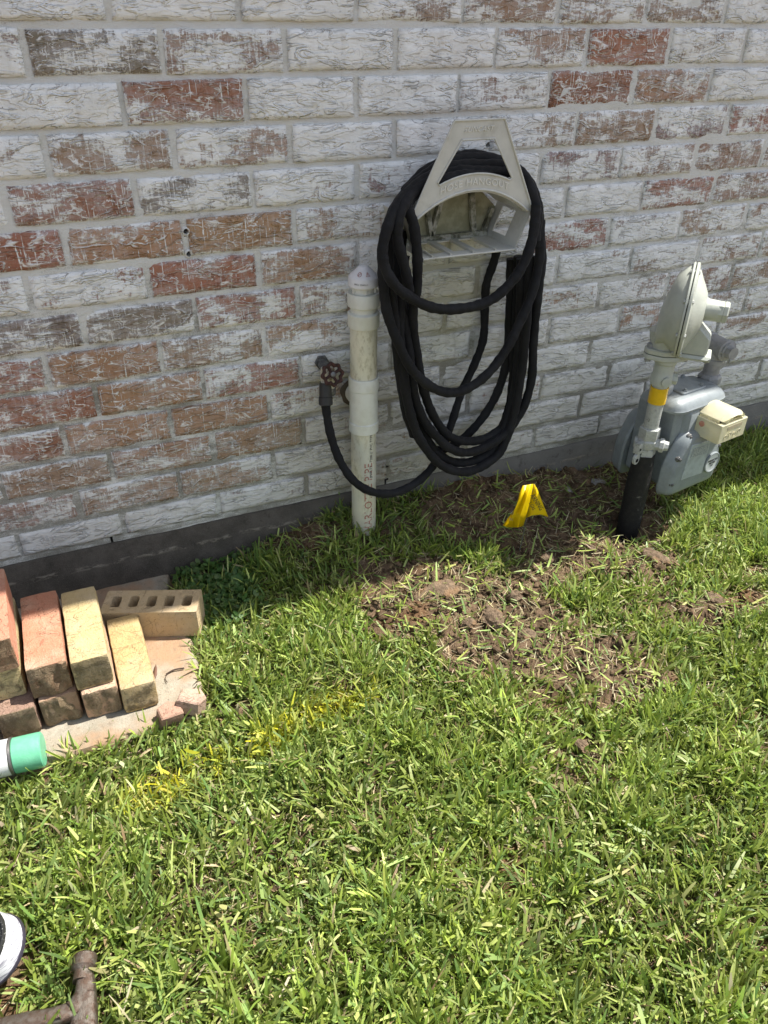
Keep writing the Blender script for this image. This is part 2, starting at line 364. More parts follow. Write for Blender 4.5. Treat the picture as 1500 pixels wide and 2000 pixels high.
def mat_footing():
    t = NT('footing_concrete'); p = t.pos(); g = t.noise(p, 520, 4, .75); s = t.n('ShaderNodeSeparateXYZ'); t.l(p, s.inputs[0])
    k = t.step(t.math('ADD', s.outputs[0], t.math('MULTIPLY', t.math('SUBTRACT', t.noise(p, 5, 4, .6), .5), .9)), .35, 1.1)  # left part stays darker: damp, with shade also painted into the concrete
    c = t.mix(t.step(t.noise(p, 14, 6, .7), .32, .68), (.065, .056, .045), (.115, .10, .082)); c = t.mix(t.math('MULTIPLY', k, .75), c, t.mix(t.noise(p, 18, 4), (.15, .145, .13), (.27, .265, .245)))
    c = t.mix(t.math('MULTIPLY', t.step(g, .45, .75), .3), c, (.30, .28, .24))
    zl = t.math('ADD', s.outputs[2], t.math('ADD', .050, t.math('MULTIPLY', t.math('SUBTRACT', t.noise(t.sc(p, 1, 1, .2), 7, 3), .5), .03)))
    ln = t.math('MULTIPLY', t.math('SUBTRACT', 1, t.step(t.math('ABSOLUTE', zl), .001, .007)), t.step(t.noise(t.sc(p, .4, 1, 1), 60, 5, .7), .46, .60)); c = t.mix(t.math('MULTIPLY', ln, .7), c, (.33, .29, .23))
    dr = t.math('MULTIPLY', t.step(t.noise(t.sc(p, 1, 1, 1, (9, 1, 1)), 22, 6, .75), .56, .68), .5); c = t.mix(dr, c, (.04, .034, .028))
    h = t.math('ADD', t.math('ADD', g, t.noise(p, 60, 5, .6)), t.math('MULTIPLY', ln, .6)); return t.fin(c, .9, t.bump(h, .003, 1), spec=.2)
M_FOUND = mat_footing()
M_PAD = mat_concrete('slab_concrete', (.29, .26, .20), (.38, .34, .27), (.12, .085, .055), 1.0, (.40, .26, .16))
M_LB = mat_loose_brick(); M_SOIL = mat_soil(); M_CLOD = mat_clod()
M_DARK = plain('dark_cavity', (.02, .018, .015), .95, 0, .1)
M_PVC = mat_pvc(); M_PVCW = worn('pvc_fitting', (.70, .71, .64), (.64, .64, .56), .32, 40, .4, .7, .0002, dirt=(.45, .42, .33), dlo=.62, dhi=.8)
M_CAP = worn('pvc_cap', (.74, .74, .76), (.70, .70, .71), .33, 40, .4, .7, .0002)
M_RED = plain('print_red', (.40, .17, .13), .6); M_BLK = plain('print_black', (.03, .03, .03), .6)
M_HANG = worn('hanger_plastic', (.50, .50, .455), (.56, .555, .505), .40, 30, .35, .7, .0003, dirt=(.34, .33, .27), dlo=.52, dhi=.74)
M_HANGG = worn('hanger_grime', (.40, .39, .33), (.20, .20, .14), .8, 90, .4, .62, .0008, dirt=(.06, .06, .035), dlo=.48, dhi=.6)
M_HOSE = mat_hose(); M_RUB = plain('rubber', (.02, .02, .02), .5)
M_BRASS = worn('painted_brass', (.55, .52, .42), (.36, .33, .25), .5, 120, .4, .65, .0006, dirt=(.12, .07, .04), dlo=.5, dhi=.64)
M_IRON = worn('dark_iron', (.10, .10, .10), (.22, .22, .21), .45, 120, .4, .7, .0008, .5)
M_RUST = worn('rusty_red_wheel', (.035, .016, .013), (.075, .028, .020), .55, 160, .4, .65, .0012, .2, dirt=(.04, .02, .015))
M_GREYP = worn('meter_grey_paint', (.235, .262, .270), (.20, .222, .23), .38, 50, .4, .7, .0005, dirt=(.15, .16, .155), dlo=.58, dhi=.75)
M_REG = worn('regulator_paint', (.44, .46, .40), (.39, .41, .36), .38, 30, .4, .7, .0004, dirt=(.30, .30, .25), dlo=.6, dhi=.78)
M_GREY2 = worn('pipe_grey_paint', (.28, .285, .285), (.22, .225, .225), .45, 60, .4, .7, .0007, dirt=(.14, .13, .12), dlo=.58, dhi=.75)
M_VALVE = worn('valve_paint', (.46, .47, .44), (.36, .37, .35), .42, 200, .42, .7, .0010, .1, dirt=(.16, .15, .13), dlo=.56, dhi=.7)
M_WRAP = worn('black_pipe_wrap', (.009, .0085, .0085), (.018, .016, .015), .7, 90, .4, .7, .0015, dirt=(.16, .15, .14), dlo=.62, dhi=.7)
M_YEL = plain('yellow_vinyl', (.75, .46, .01), .35)
M_INDEX = None

# ------------------------------------------------------------------ ground
PADX1, PADZ = .128, -.117
def dirtmask(x, y):
    x = np.asarray(x, float); y = np.asarray(y, float); m = np.zeros_like(x)
    for (cx, cy, rx, ry, k) in ((.70, -.33, .17, .12, 1.3), (.78, -.50, .16, .10, 1.1), (.60, -.22, .10, .07, .8), (.80, -.42, .14, .09, 1), (.71, -.49, .10, .05, .8), (.80, -.58, .10, .05, .9), (1.00, -.34, .20, .06, .8),
            (1.26, -.42, .10, .045, 1), (1.31, -.62, .13, .05, 1), (.745, -.83, .05, .03, .6), (.92, -.64, .13, .06, .8), (.95, -.75, .10, .04, .6), (1.02, -.10, .21, .11, 1.3), (1.40, -.06, .28, .12, 1.4),
            (1.18, -.2, .26, .15, 1.2), (.50, -.05, .06, .04, .8), (1.49, -.40, .08, .03, .7), (1.50, -.54, .06, .03, .7), (.40, -.50, .03, .02, .7), (.19, -.49, .05, .025, .5), (1.32, -.26, .10, .08, 1.2), (.25, -.015, .25, .03, .9)):
        d = ((x-cx)/rx)**2+((y-cy)/ry)**2; m = np.maximum(m, k*np.clip(1.6-d, 0, 1))
    return np.clip(m*(.22+1.45*fbm(x*17, y*17, 5, 3)), 0, 1)
def gh(x, y):
    x = np.asarray(x, float); y = np.asarray(y, float); d = dirtmask(x, y)
    z = -.140+.012*(fbm(x*4, y*4, 1, 3)-.5)+.006*(fbm(x*30, y*30, 9, 3)-.5)
    z = z+.062*np.exp(-((np.minimum(y, 0))/.13)**2)*np.exp(-((x-.80)/.40)**4)+.028*np.exp(-((np.minimum(y, 0))/.15)**2)*sst(.2, .5, x)
    z = z+d*(.010+.050*(fbm(x*20, y*20, 3, 4)-.42)+.016*(fbm(x*60, y*60, 4, 3)-.5))
    z = z-.055*np.exp(-((x-1.30)**2+(y+.275)**2)/.052**2)
    pad = sst(.20, .13, x)*sst(-.56, -.48, y)
    return z*(1-pad)+pad*np.minimum(z, -.137)
def axis_pts(a, b, step, far):
    core = np.arange(a, b+1e-9, step); out = []; g = step; v = b
    while v < far: g *= 1.35; v += g; out.append(v)
    lo = []; g = step; v = a
    while v > -far: g *= 1.35; v -= g; lo.append(v)
    return np.array(lo[::-1]+list(core)+out)
gx = axis_pts(-.75, 3.2, .011, 600); gy = axis_pts(-1.75, .03, .011, 600); gy = gy[gy < .05]
X, Y = np.meshgrid(gx, gy); Zg = gh(X, Y)
nx, ny = len(gx), len(gy); co = np.stack([X, Y, Zg], -1).reshape(-1, 3)
ii = np.arange((ny-1)*nx).reshape(ny-1, nx)[:, :-1].ravel(); fc = np.stack([ii, ii+1, ii+nx+1, ii+nx], -1)
def np_mesh(name, co, quads):
    me = bpy.data.meshes.new(name); me.vertices.add(len(co)); me.vertices.foreach_set('co', co.astype(np.float32).ravel())
    n = len(quads); k = quads.shape[1]; me.loops.add(n*k); me.loops.foreach_set('vertex_index', quads.astype(np.int32).ravel())
    me.polygons.add(n); me.polygons.foreach_set('loop_start', np.arange(0, n*k, k, dtype=np.int32)); me.update(calc_edges=True); return me
def mat_ground():
    """bare soil near the house, turf colour farther out"""
    m = M_SOIL; return m
g = link_mesh('ground', np_mesh('ground', co, fc), M_SOIL); g.data.polygons.foreach_set('use_smooth', [True]*len(g.data.polygons)); tag(g, kind='structure')

# ------------------------------------------------------------------ wall
wall = tag(empty('brick_wall', (0, 0, 0)), 'house wall of whitewashed red brick in running bond above a concrete footing', 'wall')
HU = {'r': (.32, .140, .088), 'b': (.31, .200, .128), 'o': (.37, .222, .128), 'd': (.19, .16, .125), 'p': (.26, .165, .15)}
TAB = {
13: (0, '95o 95b 85p 60b 35b 45b 50b 55b 50r 60b 50b'), 12: (-1, '80p 40d 55b 97b 85b 50b 20r 65b 90b 60b 50r 40b'),
11: (0, '92b 20r 95b 95b 65b 10r 35o 75b 50r 60b 40b'), 10: (-1, '85b 40b 50b 97b 95b 60b 40b 60p 55r 50b 60b'),
9: (-1, '80b 30r 50d 75o 65p 90b 60p 55b 40b 50b 60r 50b'), 8: (-1, '10r 30o 15o 60o 80b 90b 92b 35r 40b 55b 50b'),
7: (-1, '90b 65r 10r 35o 80b 85b 40r 80p 50b 60b 50r 60b'), 6: (-1, '35d 40d 35r 60b 80b 70o 85b 65b 55b 50b 60b'),
5: (-1, '30r 20o 45b 60o 85b 90b 75o 70b 45b 50b 60b 50b'), 4: (-1, '25r 20o 40r 85b 90b 95b 95b 40o 60b 45b 60b'),
3: (-1, '35r 20o 12o 55r 90b 92b 95b 90b 80b 60b 60b 70b'), 2: (-1, '25b 20o 12o 65p 92b 70r 92b 93b 80b 75b 70b'),
1: (-1, '30r 45o 45o 75p 88b 85r 90b 93b 90b 85b 80b 80b'), 0: (-2, '95p 93p 90p 68p 72o 80r 93b 93b 93b 90b 90b 90b')}
PB = 2.83*S; BL, BH, BD = PB-.0105, S-.0105, .07
def brick_mesh(seed, nu=26, nv=9):
    r = np.random.default_rng(seed); vs = []; fs = []
    us = np.linspace(-.5, .5, nu); vv = np.linspace(-.5, .5, nv)
    U, V = np.meshgrid(us, vv); px = U*BL; pz = V*BH; ox = seed*7.3
    d = .0028*(fbm(px*18+ox, pz*55+ox, seed, 3)-.5)*2+.0018*(fbm(px*55+ox, pz*140, seed+3, 2)-.5)*2
    e = np.minimum((.5-abs(U))*BL, (.5-abs(V))*BH); d = d-.0022*np.exp(-e/.0022)*1.2
    # ragged outline
    px = px+.0018*(vnoise(V*6+ox, U*3, seed)-.5)*2*(abs(U) > .49); pz = pz+.0017*(vnoise(U*16+ox, V*3, seed+1)-.5)*2*(abs(V) > .49)
    front = np.stack([px, -d, pz], -1).reshape(-1, 3); n = nu*nv
    f = [(j*nu+i, j*nu+i+1, (j+1)*nu+i+1, (j+1)*nu+i) for j in range(nv-1) for i in range(nu-1)]
    loop = [i for i in range(nu)]+[j*nu+nu-1 for j in range(1, nv)]+[(nv-1)*nu+i for i in range(nu-2, -1, -1)]+[j*nu for j in range(nv-2, 0, -1)]
    back = [(front[i][0], .045, front[i][2]) for i in loop]; L = len(loop)
    for k in range(L): a, b = loop[k], loop[(k+1) % L]; f.append((b, a, n+k, n+(k+1) % L))
    me = bpy.data.meshes.new('brick'); me.from_pydata([tuple(v) for v in front]+back, [], f)
    me.polygons.foreach_set('use_smooth', [i < (nu-1)*(nv-1) for i in range(len(me.polygons))]); me.materials.append(MW); me.update(); return me
variants = [brick_mesh(s) for s in range(14)]
def course_x0(k): return (.66 if k % 2 == 0 else -.38)*S
holes = [(ray_y(364, 453, 0), .006), (ray_y(370, 497, 0), .006), (ray_y(955, 283, 0), .0055)]
def add_brick(k, n, cov, hue):
    x = course_x0(k)+(n+.5)*PB; z = (k+.5)*S; v = random.choice(variants)
    o = bpy.data.objects.new('brick', v); COL.objects.link(o); o.parent = wall
    o.location = (x+random.uniform(-.0012, .0012), random.uniform(-.0015, .0015), z+random.uniform(-.001, .001))
    fl = random.choice((1, -1)); o.scale = (random.uniform(.985, 1.012), 1, random.uniform(.97, 1.02))
    o.rotation_euler = (random.uniform(-.008, .008), random.uniform(-.006, .006), random.uniform(-.004, .004))
    if k == 0: o.scale.z *= .86; o.location.z = .5*S+.004
    j = random.uniform(.88, 1.12); h = HU[hue]; o.color = (h[0]*j, h[1]*j*random.uniform(.95, 1.05), h[2]*j, cov)
    return o
for k in range(0, 17):
    if k in TAB:
        n0, s = TAB[k]
        for i, q in enumerate(s.split()): add_brick(k, n0+i, int(q[:2])/100, q[2])
        ns = range(-3, n0); 
        for n in ns: add_brick(k, n, random.uniform(.4, .9), 'b')
    else:
        for n in range(-3, 10): add_brick(k, n, random.uniform(.35, .95), random.choice('rbbo'))
# the wall above the bricks one can see: real bricks, joined
mb = MB()
for k in range(17, 31):
    for n in range(-6, 14):
        x = course_x0(k)+(n+.5)*PB; mb.box((x, .022, (k+.5)*S), (BL, .045, BH))
for k in range(0, 17):
    for n in list(range(-7, -3))+list(range(11, 15)):
        x = course_x0(k)+(n+.5)*PB; mb.box((x, .022, (k+.5)*S), (BL, .045, BH*(.86 if k == 0 else 1)))
ub = mb.build('upper_bricks', MW, wall, smooth=False); tag(ub, kind='stuff'); ub.color = (.29, .15, .09, .65)
# mortar: a bumpy sheet just behind the brick faces, with gaps where it has fallen out
gaps = [(.019, .018, .0035, .030), (.706, .020, .0045, .032)]
HOLE_R = .0042
mx = np.arange(-.72, 2.9, .0055); mz = np.arange(-.002, 17*S+.01, .0055); X, Zm = np.meshgrid(mx, mz)
kk = np.floor(Zm/S); zin = Zm-kk*S; edge = np.minimum(zin, S-zin)                # distance from the bed joint
x0 = np.where(kk % 2 == 0, .66, -.38)*S; xin = (X-x0) % PB; ev = np.minimum(xin, PB-xin)
dep = .0058-.0030*sst(.45, .65, fbm(X*7, Zm*9, 31, 3))+.0014*(fbm(X*90, Zm*90, 33, 2)-.5)+.0016*(fbm(X*30, Zm*30, 35, 2)-.5)
com = np.stack([X, dep, Zm], -1).reshape(-1, 3); nx, nz = len(mx), len(mz)
ii = np.arange((nz-1)*nx).reshape(nz-1, nx)[:, :-1].ravel(); q = np.stack([ii, ii+1, ii+nx+1, ii+nx], -1)
cen = com[q].mean(1); keep = np.ones(len(q), bool)
for c, r in holes: r = .0075; keep &= ((cen[:, 0]-c.x)**2+(cen[:, 2]-c.z)**2) > r*r
for gx_, gz_, gw, gh_ in gaps: keep &= ~((abs(cen[:, 0]-gx_-.0025*np.sin(cen[:, 2]*160)) < gw) & (abs(cen[:, 2]-gz_) < gh_))
mo = link_mesh('mortar', np_mesh('mortar', com, q[keep]), MM, wall); mo.data.polygons.foreach_set('use_smooth', [True]*len(mo.data.polygons)); mo['kind'] = 'stuff'
del mo['kind']
for c, r in holes:
    P_ = [(c.x+.0095*math.cos(a)*(1+.12*math.sin(3*a+c.x*50)), c.z+.0095*math.sin(a)) for a in np.linspace(0, 2*math.pi, 18, endpoint=False)]; Q_ = [(c.x+.0050*math.cos(a)*(1+.15*math.sin(2*a+1)), c.z+.0055*math.sin(a)) for a in np.linspace(0, 2*math.pi, 18, endpoint=False)]
    mb = MB(); mb.rings([[(a, .006, b) for a, b in P_], [(a*.8+c.x*.2, .0030, b*.8+c.z*.2) for a, b in P_], [(a, .0026, b) for a, b in Q_], [(a, .055, b) for a, b in Q_]], cap=False); mb.build('weep_hole', MM, wall, angle=60)
mb = MB()
mb.box((1.1, .004, 24*S), (5.6, .004, 14*S-.012)); mb.box((-1.22, .004, 8.5*S), (.98, .004, 17*S)); mb.box((3.4, .004, 8.5*S), (.99, .004, 17*S))
mb.build('mortar_upper', MM, wall, smooth=False)
mb = MB(); mb.box((1.1, .080, 15.5*S), (5.8, .05, 31*S)); mb.build('backing', M_DARK, wall, smooth=False)
# concrete footing under the bricks
fx = np.arange(-1.7, 3.9, .02); prof = [(.09, -.004), (.004, -.003), (-.001, -.006), (-.003, -.05), (-.006, -.055), (-.007, -.16), (-.007, -.6)]
vs = []; fs = []
for i, x in enumerate(fx):
    for j, (y, z) in enumerate(prof):
        vs.append((x, y+.003*float(fbm(x*9, z*40, 61, 3)-.5), z+(.004*float(fbm(x*6, 3, 62)-.5) if 2 < j < 5 else 0)))
m = len(prof)
for i in range(len(fx)-1):
    for j in range(m-1): a = i*m+j; fs.append((a, a+m, a+m+1, a+1))
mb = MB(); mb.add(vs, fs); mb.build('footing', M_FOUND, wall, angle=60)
# roof overhang above (its shadow falls on the wall and the ground by it)
ev_ = tag(empty('roof_eave', (1.1, -.058, 2.42)), 'white boxed roof overhang running along the top of the wall', 'eave')
mb = MB(); mb.box((0, .02, 0), (6.6, .46, .02)); mb.build('soffit', plain('soffit_paint', (.7, .7, .68), .6), ev_, smooth=False)
mb = MB(); mb.box((0, -.2225, .08), (6.6, .025, .18)); mb.build('fascia', plain('fascia_paint', (.7, .7, .68), .6), ev_, smooth=False)

# ------------------------------------------------------------------ slab
def rough_block(name, mat, L, W, H, seed, parent=None, rough=.0012, round_=.006, nu=22, nv=7, nw=7, holes_=None, rag=.0, ragged_end=0):
    """box with worn edges; x = width W, y = length L, z = height H; centred"""
    bm = bmesh.new(); bmesh.ops.create_cube(bm, size=1)
    bmesh.ops.subdivide_edges(bm, edges=[e for e in bm.edges if abs(e.verts[0].co.y-e.verts[1].co.y) > .5], cuts=nu)
    bmesh.ops.subdivide_edges(bm, edges=[e for e in bm.edges if abs(e.verts[0].co.x-e.verts[1].co.x) > .5], cuts=nv)
    bmesh.ops.subdivide_edges(bm, edges=[e for e in bm.edges if abs(e.verts[0].co.z-e.verts[1].co.z) > .5], cuts=nw)
    hx, hy, hz = W/2, L/2, H/2
    for v in bm.verts:
        c = v.co; p = Vector((c.x*W, c.y*L, c.z*H)); r = round_*(.6+.9*float(fbm(p.y*40+seed, p.x*40+p.z*30, seed)))
        q = Vector((max(-hx+r, min(hx-r, p.x)), max(-hy+r, min(hy-r, p.y)), max(-hz+r, min(hz-r, p.z))))
        dd = p-q
        if dd.length > r: p = q+dd.normalized()*r
        n = Vector(((p.x/hx)**9, (p.y/hy)**9, (p.z/hz)**9)); n = n.normalized() if n.length > .2 else Vector((0, 0, 0))
        a = float(fbm(p.y*45+seed*3+p.z*50, p.x*45-p.z*60, seed+5, 3)-.5)
        p = p+n*a*2*rough
        if ragged_end and p.y < -hy+.012:
            p.y -= (float(fbm(p.x*70+seed, p.z*38, seed+8, 3))-.5)*2*ragged_end*(1-abs(p.x/hx)**6*.3)
        v.co = p
    me = bpy.data.meshes.new(name); bm.to_mesh(me); bm.free()
    me.polygons.foreach_set('use_smooth', [True]*len(me.polygons)); me.set_sharp_from_angle(angle=math.radians(50))
    return link_mesh(name, me, mat, parent)
pad = rough_block('concrete_slab', M_PAD, .48, .86, .06, 3, None, .0025, .010, 40, 60, 4)
for v in pad.data.vertices:      # worn right-hand edge runs out unevenly
    if v.co.x > .40: v.co.x += .02*float(fbm(v.co.y*12+4, 1, 77, 3)-.5)*2-.05*max(0, -v.co.y-.12)/.12*.6
tag(pad, 'sandy pink stained concrete slab on the ground carrying the brick stack', 'slab')
pad.location = (PADX1-.43, -.2365, PADZ-.03)

# ------------------------------------------------------------------ loose bricks
def holed_brick(name, L, W, H, seed, col, nh, hw, hl, round_hole, zr=.0):
    """brick lying with its cored bed up: x along the length"""
    root = MB(); nu = 40
    outer = rpoly(L, W, .004, 3); N = len(outer)
    bm = bmesh.new()
    ov = [bm.verts.new((p[0]+.0015*(random.random()-.5), p[1]+.0015*(random.random()-.5), H/2)) for p in outer]; bm.edges.new
    edges = [bm.edges.new((ov[i], ov[(i+1) % N])) for i in range(N)]
    hole_rings = []
    for k in range(nh):
        cx = (k-(nh-1)/2)*L/(nh+.35); poly = [(cx+hl/2*math.cos(a)*1.0, hw/2*math.sin(a)) for a in np.linspace(0, 2*math.pi, 16, endpoint=False)] if round_hole else [(cx+q[0], q[1]) for q in rpoly(hl, hw, min(hl, hw)*.28, 3)]
        hv = [bm.verts.new((p[0], p[1], H/2)) for p in poly]; edges += [bm.edges.new((hv[i], hv[(i+1) % len(hv)])) for i in range(len(hv))]; hole_rings.append(hv)
    bmesh.ops.triangle_fill(bm, edges=edges, use_beauty=True)
    bmesh.ops.bevel
    lows = []
    for hv in hole_rings:
        lo = [bm.verts.new((v.co.x*1, v.co.y, -H/2+.004)) for v in hv]
        for i in range(len(hv)): bm.faces.new((hv[i], hv[(i+1) % len(hv)], lo[(i+1) % len(hv)], lo[i]))
        bm.faces.new(lo)
    prev = ov
    for z in (.25, -.05, -.3, -.5):
        lo = [bm.verts.new((v.co.x+.0012*(random.random()-.5), v.co.y+.0012*(random.random()-.5), z*H)) for v in ov]
        for i in range(N): bm.faces.new((prev[i], lo[i], lo[(i+1) % N], prev[(i+1) % N]))
        prev = lo
    bm.faces.new(prev); bmesh.ops.recalc_face_normals(bm, faces=bm.faces)
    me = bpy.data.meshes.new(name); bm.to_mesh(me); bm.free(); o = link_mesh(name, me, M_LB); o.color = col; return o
YB, PK, RD, BR = (.50, .36, .17, .3), (.50, .23, .14, .30), (.50, .17, .09, .15), (.27, .155, .11, .1)
G = 'loose bricks stacked on the concrete slab'
def lb(x0, x1, yf, yb, z0, z1, col, label, seed, ragged=0.0, rz=0.0, rough=.001, rnd=.005):
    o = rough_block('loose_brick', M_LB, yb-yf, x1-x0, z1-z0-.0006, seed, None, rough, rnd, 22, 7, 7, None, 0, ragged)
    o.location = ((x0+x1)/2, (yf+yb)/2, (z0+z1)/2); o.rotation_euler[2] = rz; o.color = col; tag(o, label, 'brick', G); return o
Z0, Z1, Z2, Z3 = PADZ+.001, -.047, .026, .098
lb(-.175, -.105, -.399, -.175, Z0, Z1, (.40, .25, .16, .15), 'rough cracked brown brick in the bottom layer beneath the pink brick', 11, .010)
lb(-.099, -.033, -.411, -.19, Z0, Z1, (.52, .31, .20, .35), 'pinkish brown brick in the bottom layer beneath the pale yellow brick', 12, .004)
lb(-.030, .036, -.424, -.205, Z0, Z1-.002, YB, 'yellow brown brick lying alone at the right end of the row, end towards the lawn', 13, .001, .0, .0016)
lb(-.181, -.109, -.389, -.160, Z1, Z2, PK, 'smooth pink brick on top with a rough chipped end', 14, .012)
lb(-.104, -.035, -.400, -.178, Z1, Z2+.001, (.54, .42, .21, .35), 'pale yellow brick on top between the pink brick and the lone yellow brick', 15, .0008)
lb(-.262, -.190, -.368, -.150, Z1-.002, Z2, (.50, .40, .21, .1), 'yellow brick sandwiched under the red cored brick at the left', 16, .001)
lb(-.249, -.181, -.405, -.18, Z0, Z1-.002, (.30, .19, .14, .1), 'dark brown brick in the bottom layer under the left stack', 17, .002)
lb(-.330, -.262, -.40, -.175, Z0, Z1-.002, (.32, .16, .11, .1), 'reddish dark brick at the picture edge, mostly hidden behind the green cap', 18, .002)
o = holed_brick('loose_brick', .225, .070, .070, 5, (.58, .25, .16, .25), 5, .026, .024, True)
o.location = (-.226, -.262, Z2+.0355); o.rotation_euler[2] = math.pi/2+.02; tag(o, 'red cored brick with round holes on top of the left stack', 'brick', G)
o = holed_brick('loose_brick', .205, .076, .069, 6, (.56, .42, .24, .2), 5, .036, .021, False)
c = Vector(((-.040+.153)/2, (-.183-.257)/2, 0)); a_ = math.atan2(-.257+.183, .193); nrm_ = Vector((-math.sin(a_), math.cos(a_), 0))
o.location = (c.x+nrm_.x*.038, c.y+nrm_.y*.038, Z0+.0345); o.rotation_euler[2] = a_; tag(o, 'tan cored brick with five slots lying crosswise behind the row', 'brick', G)
def rock(name, r, seed, mat, squash=(1, 1, .7), sub=3, amp=.35):
    bm = bmesh.new(); bmesh.ops.create_icosphere(bm, subdivisions=sub, radius=1)
    rr = random.Random(seed); ph = [rr.uniform(0, 9) for _ in range(6)]
    for v in bm.verts:
        c = v.co; n = float(fbm(c.x*1.4+ph[0]+c.z, c.y*1.4+ph[1]-c.z*.7, seed, 3)-.5)*2*amp+float(fbm(c.x*5+ph[2]+c.z*4, c.y*5+ph[3], seed+2, 2)-.5)*amp*.6
        v.co = Vector((c.x*squash[0], c.y*squash[1], c.z*squash[2]))*(1+n)*r
    me = bpy.data.meshes.new(name); bm.to_mesh(me); bm.free(); me.polygons.foreach_set('use_smooth', [True]*len(me.polygons)); me.set_sharp_from_angle(angle=math.radians(38))
    return link_mesh(name, me, mat)
def chunk(name, pts, h, col, loc, rz, label, tilt=(0, 0)):
    mb = MB(); mb.prism(pts, ((0, 0, -h/2), (1, 0, 0), (0, 1, 0), (0, 0, 1)), [(0, .002), (.002, 0), (h-.003, .0005), (h, .003)])
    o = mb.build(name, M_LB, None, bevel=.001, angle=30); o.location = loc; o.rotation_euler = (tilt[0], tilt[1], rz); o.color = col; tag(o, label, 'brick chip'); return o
chunk('brick_fragment', [(-.024, -.016), (.02, -.022), (.026, .004), (.006, .022), (-.02, .014)], .024, (.42, .25, .18, .3), (.048, -.462, PADZ+.011), .3, 'small pale pink brick fragment by the slab edge, left of two', (.12, .1))
chunk('brick_fragment', [(-.026, -.018), (.018, -.024), (.030, .0), (.014, .024), (-.022, .018)], .034, (.46, .30, .23, .4), (.093, -.452, PADZ+.014), -.4, 'larger pink and white brick chunk at the slab corner beside the grass', (-.1, .15))
# twigs and dry leaf on the slab
def twig(pts, r, label):
    mb = MB(); mb.tube(catmull(pts, 5), r, 6); o = mb.build('twig', M_TWIG); tag(o, label, 'twig', 'dead twigs on the slab'); return o
M_TWIG = plain('twig_bark', (.05, .03, .02), .8)
zt = PADZ+.004
twig([(.062, -.348, zt), (.080, -.343, zt+.001), (.100, -.345, zt)], .0017, 'straight dark twig lying across the slab right of the lone yellow brick')
twig([(.064, -.349, zt), (.058, -.360, zt), (.060, -.372, zt)], .0009, 'thin short twig touching the straight dark twig on the slab')
twig([(.085, -.405, zt), (.097, -.412, zt+.002), (.108, -.408, zt), (.115, -.400, zt)], .001, 'thin curved twig near the slab corner')
mb = MB(); mb.add([(0, -.022, 0), (.004, -.006, .001), (.003, .012, .002), (0, .024, .003), (-.003, .010, .001), (-.003, -.008, .0015)], [(0, 1, 5), (1, 2, 4, 5), (2, 3, 4)])
o = mb.build('dry_leaf', plain('dry_leaf_brown', (.14, .07, .045), .7)); o.location = (.042, -.337, zt); o.rotation_euler[2] = -.25
o.modifiers.new('thickness', 'SOLIDIFY').thickness = .0008; tag(o, 'narrow brown dry leaf beside the lone yellow brick on the slab', 'leaf')

# ------------------------------------------------------------------ text helper
def text_mesh(body, size, depth=.0004, res=3, bold=0.0, space=1.0):
    cu_ = bpy.data.curves.new('t', 'FONT'); cu_.body = body; cu_.size = size; cu_.extrude = depth; cu_.resolution_u = res
    cu_.align_x = 'CENTER'; cu_.align_y = 'CENTER'; cu_.offset = bold; cu_.space_character = space
    ob = bpy.data.objects.new('t', cu_); COL.objects.link(ob); dg = bpy.context.evaluated_depsgraph_get()
    me = bpy.data.meshes.new_from_object(ob.evaluated_get(dg)); bpy.data.objects.remove(ob); bpy.data.curves.remove(cu_)
    vs = [v.co.copy() for v in me.vertices]; fs = [tuple(p.vertices) for p in me.polygons]; bpy.data.meshes.remove(me); return vs, fs

# ------------------------------------------------------------------ pvc standpipe
PX, PY = .621, -.060; RP = .0302
pipe = tag(empty('drain_standpipe', (PX, PY, 0)), 'white plastic drain standpipe with vent cap in front of the brick wall', 'pipe')
mb = MB(); mb.lathe((0, 0, -.14), (0, 0, 1), [(0, RP), (.14+.225, RP)], 40); mb.build('lower_pipe', M_PVC, pipe)
mb = MB(); mb.lathe((0, 0, .30), (0, 0, 1), [(0, RP), (.17, RP)], 40); mb.build('upper_pipe', M_PVC, pipe)
mb = MB(); RF = .0348
mb.lathe((0, 0, .205), (0, 0, 1), [(0, RP+.001), (0, RF-.001), (.001, RF), (.024, RF), (.026, RF-.002), (.029, .0330), (.104, .0330), (.106, RF-.002), (.108, RF), (.134, RF), (.136, RF-.001), (.136, RP+.001)], 40)
mb.build('tee_fitting', M_PVCW, pipe)
mb = MB(); mb.tube([(0, .01, .278), (0, .035, .279), (0, .066, .279)], [.028, .026, .025], 28); mb.build('tee_branch', M_PVCW, pipe)
mb = MB(); a = [(math.cos(t_)*.034*(1+.08*math.sin(5*t_)), math.sin(t_)*.036*(1+.07*math.cos(7*t_))) for t_ in np.linspace(0, 2*math.pi, 24, endpoint=False)]
mb.prism(a, ((-.002, .0565, .279), (1, 0, 0), (0, 0, 1), (0, -1, 0)), [(0, 0), (.003, .002), (.0045, .006)]); mb.build('wall_cutout_ring', plain('cutout_dirt', (.09, .075, .055), .9, 0, .1), pipe)
mb = MB(); mb.lathe((0, 0, .459), (0, 0, 1), [(0, RP+.001), (0, RF-.001), (.002, RF), (.030, RF), (.032, RF-.002), (.033, .0285), (.046, .0285)], 40); mb.build('coupling', M_PVCW, pipe)
mb = MB(); mb.lathe((0, 0, .504), (0, 0, 1), [(0, .0285), (0, RF-.002), (.002, RF), (.028, RF), (.030, RF-.001), (.030, .025)], 40); mb.build('coupling', M_PVCW, pipe)
mb = MB(); mb.lathe((0, 0, .528), (0, 0, 1), [(0, .0245), (.026, .0245)], 32); mb.build('vent_neck', M_PVCW, pipe)
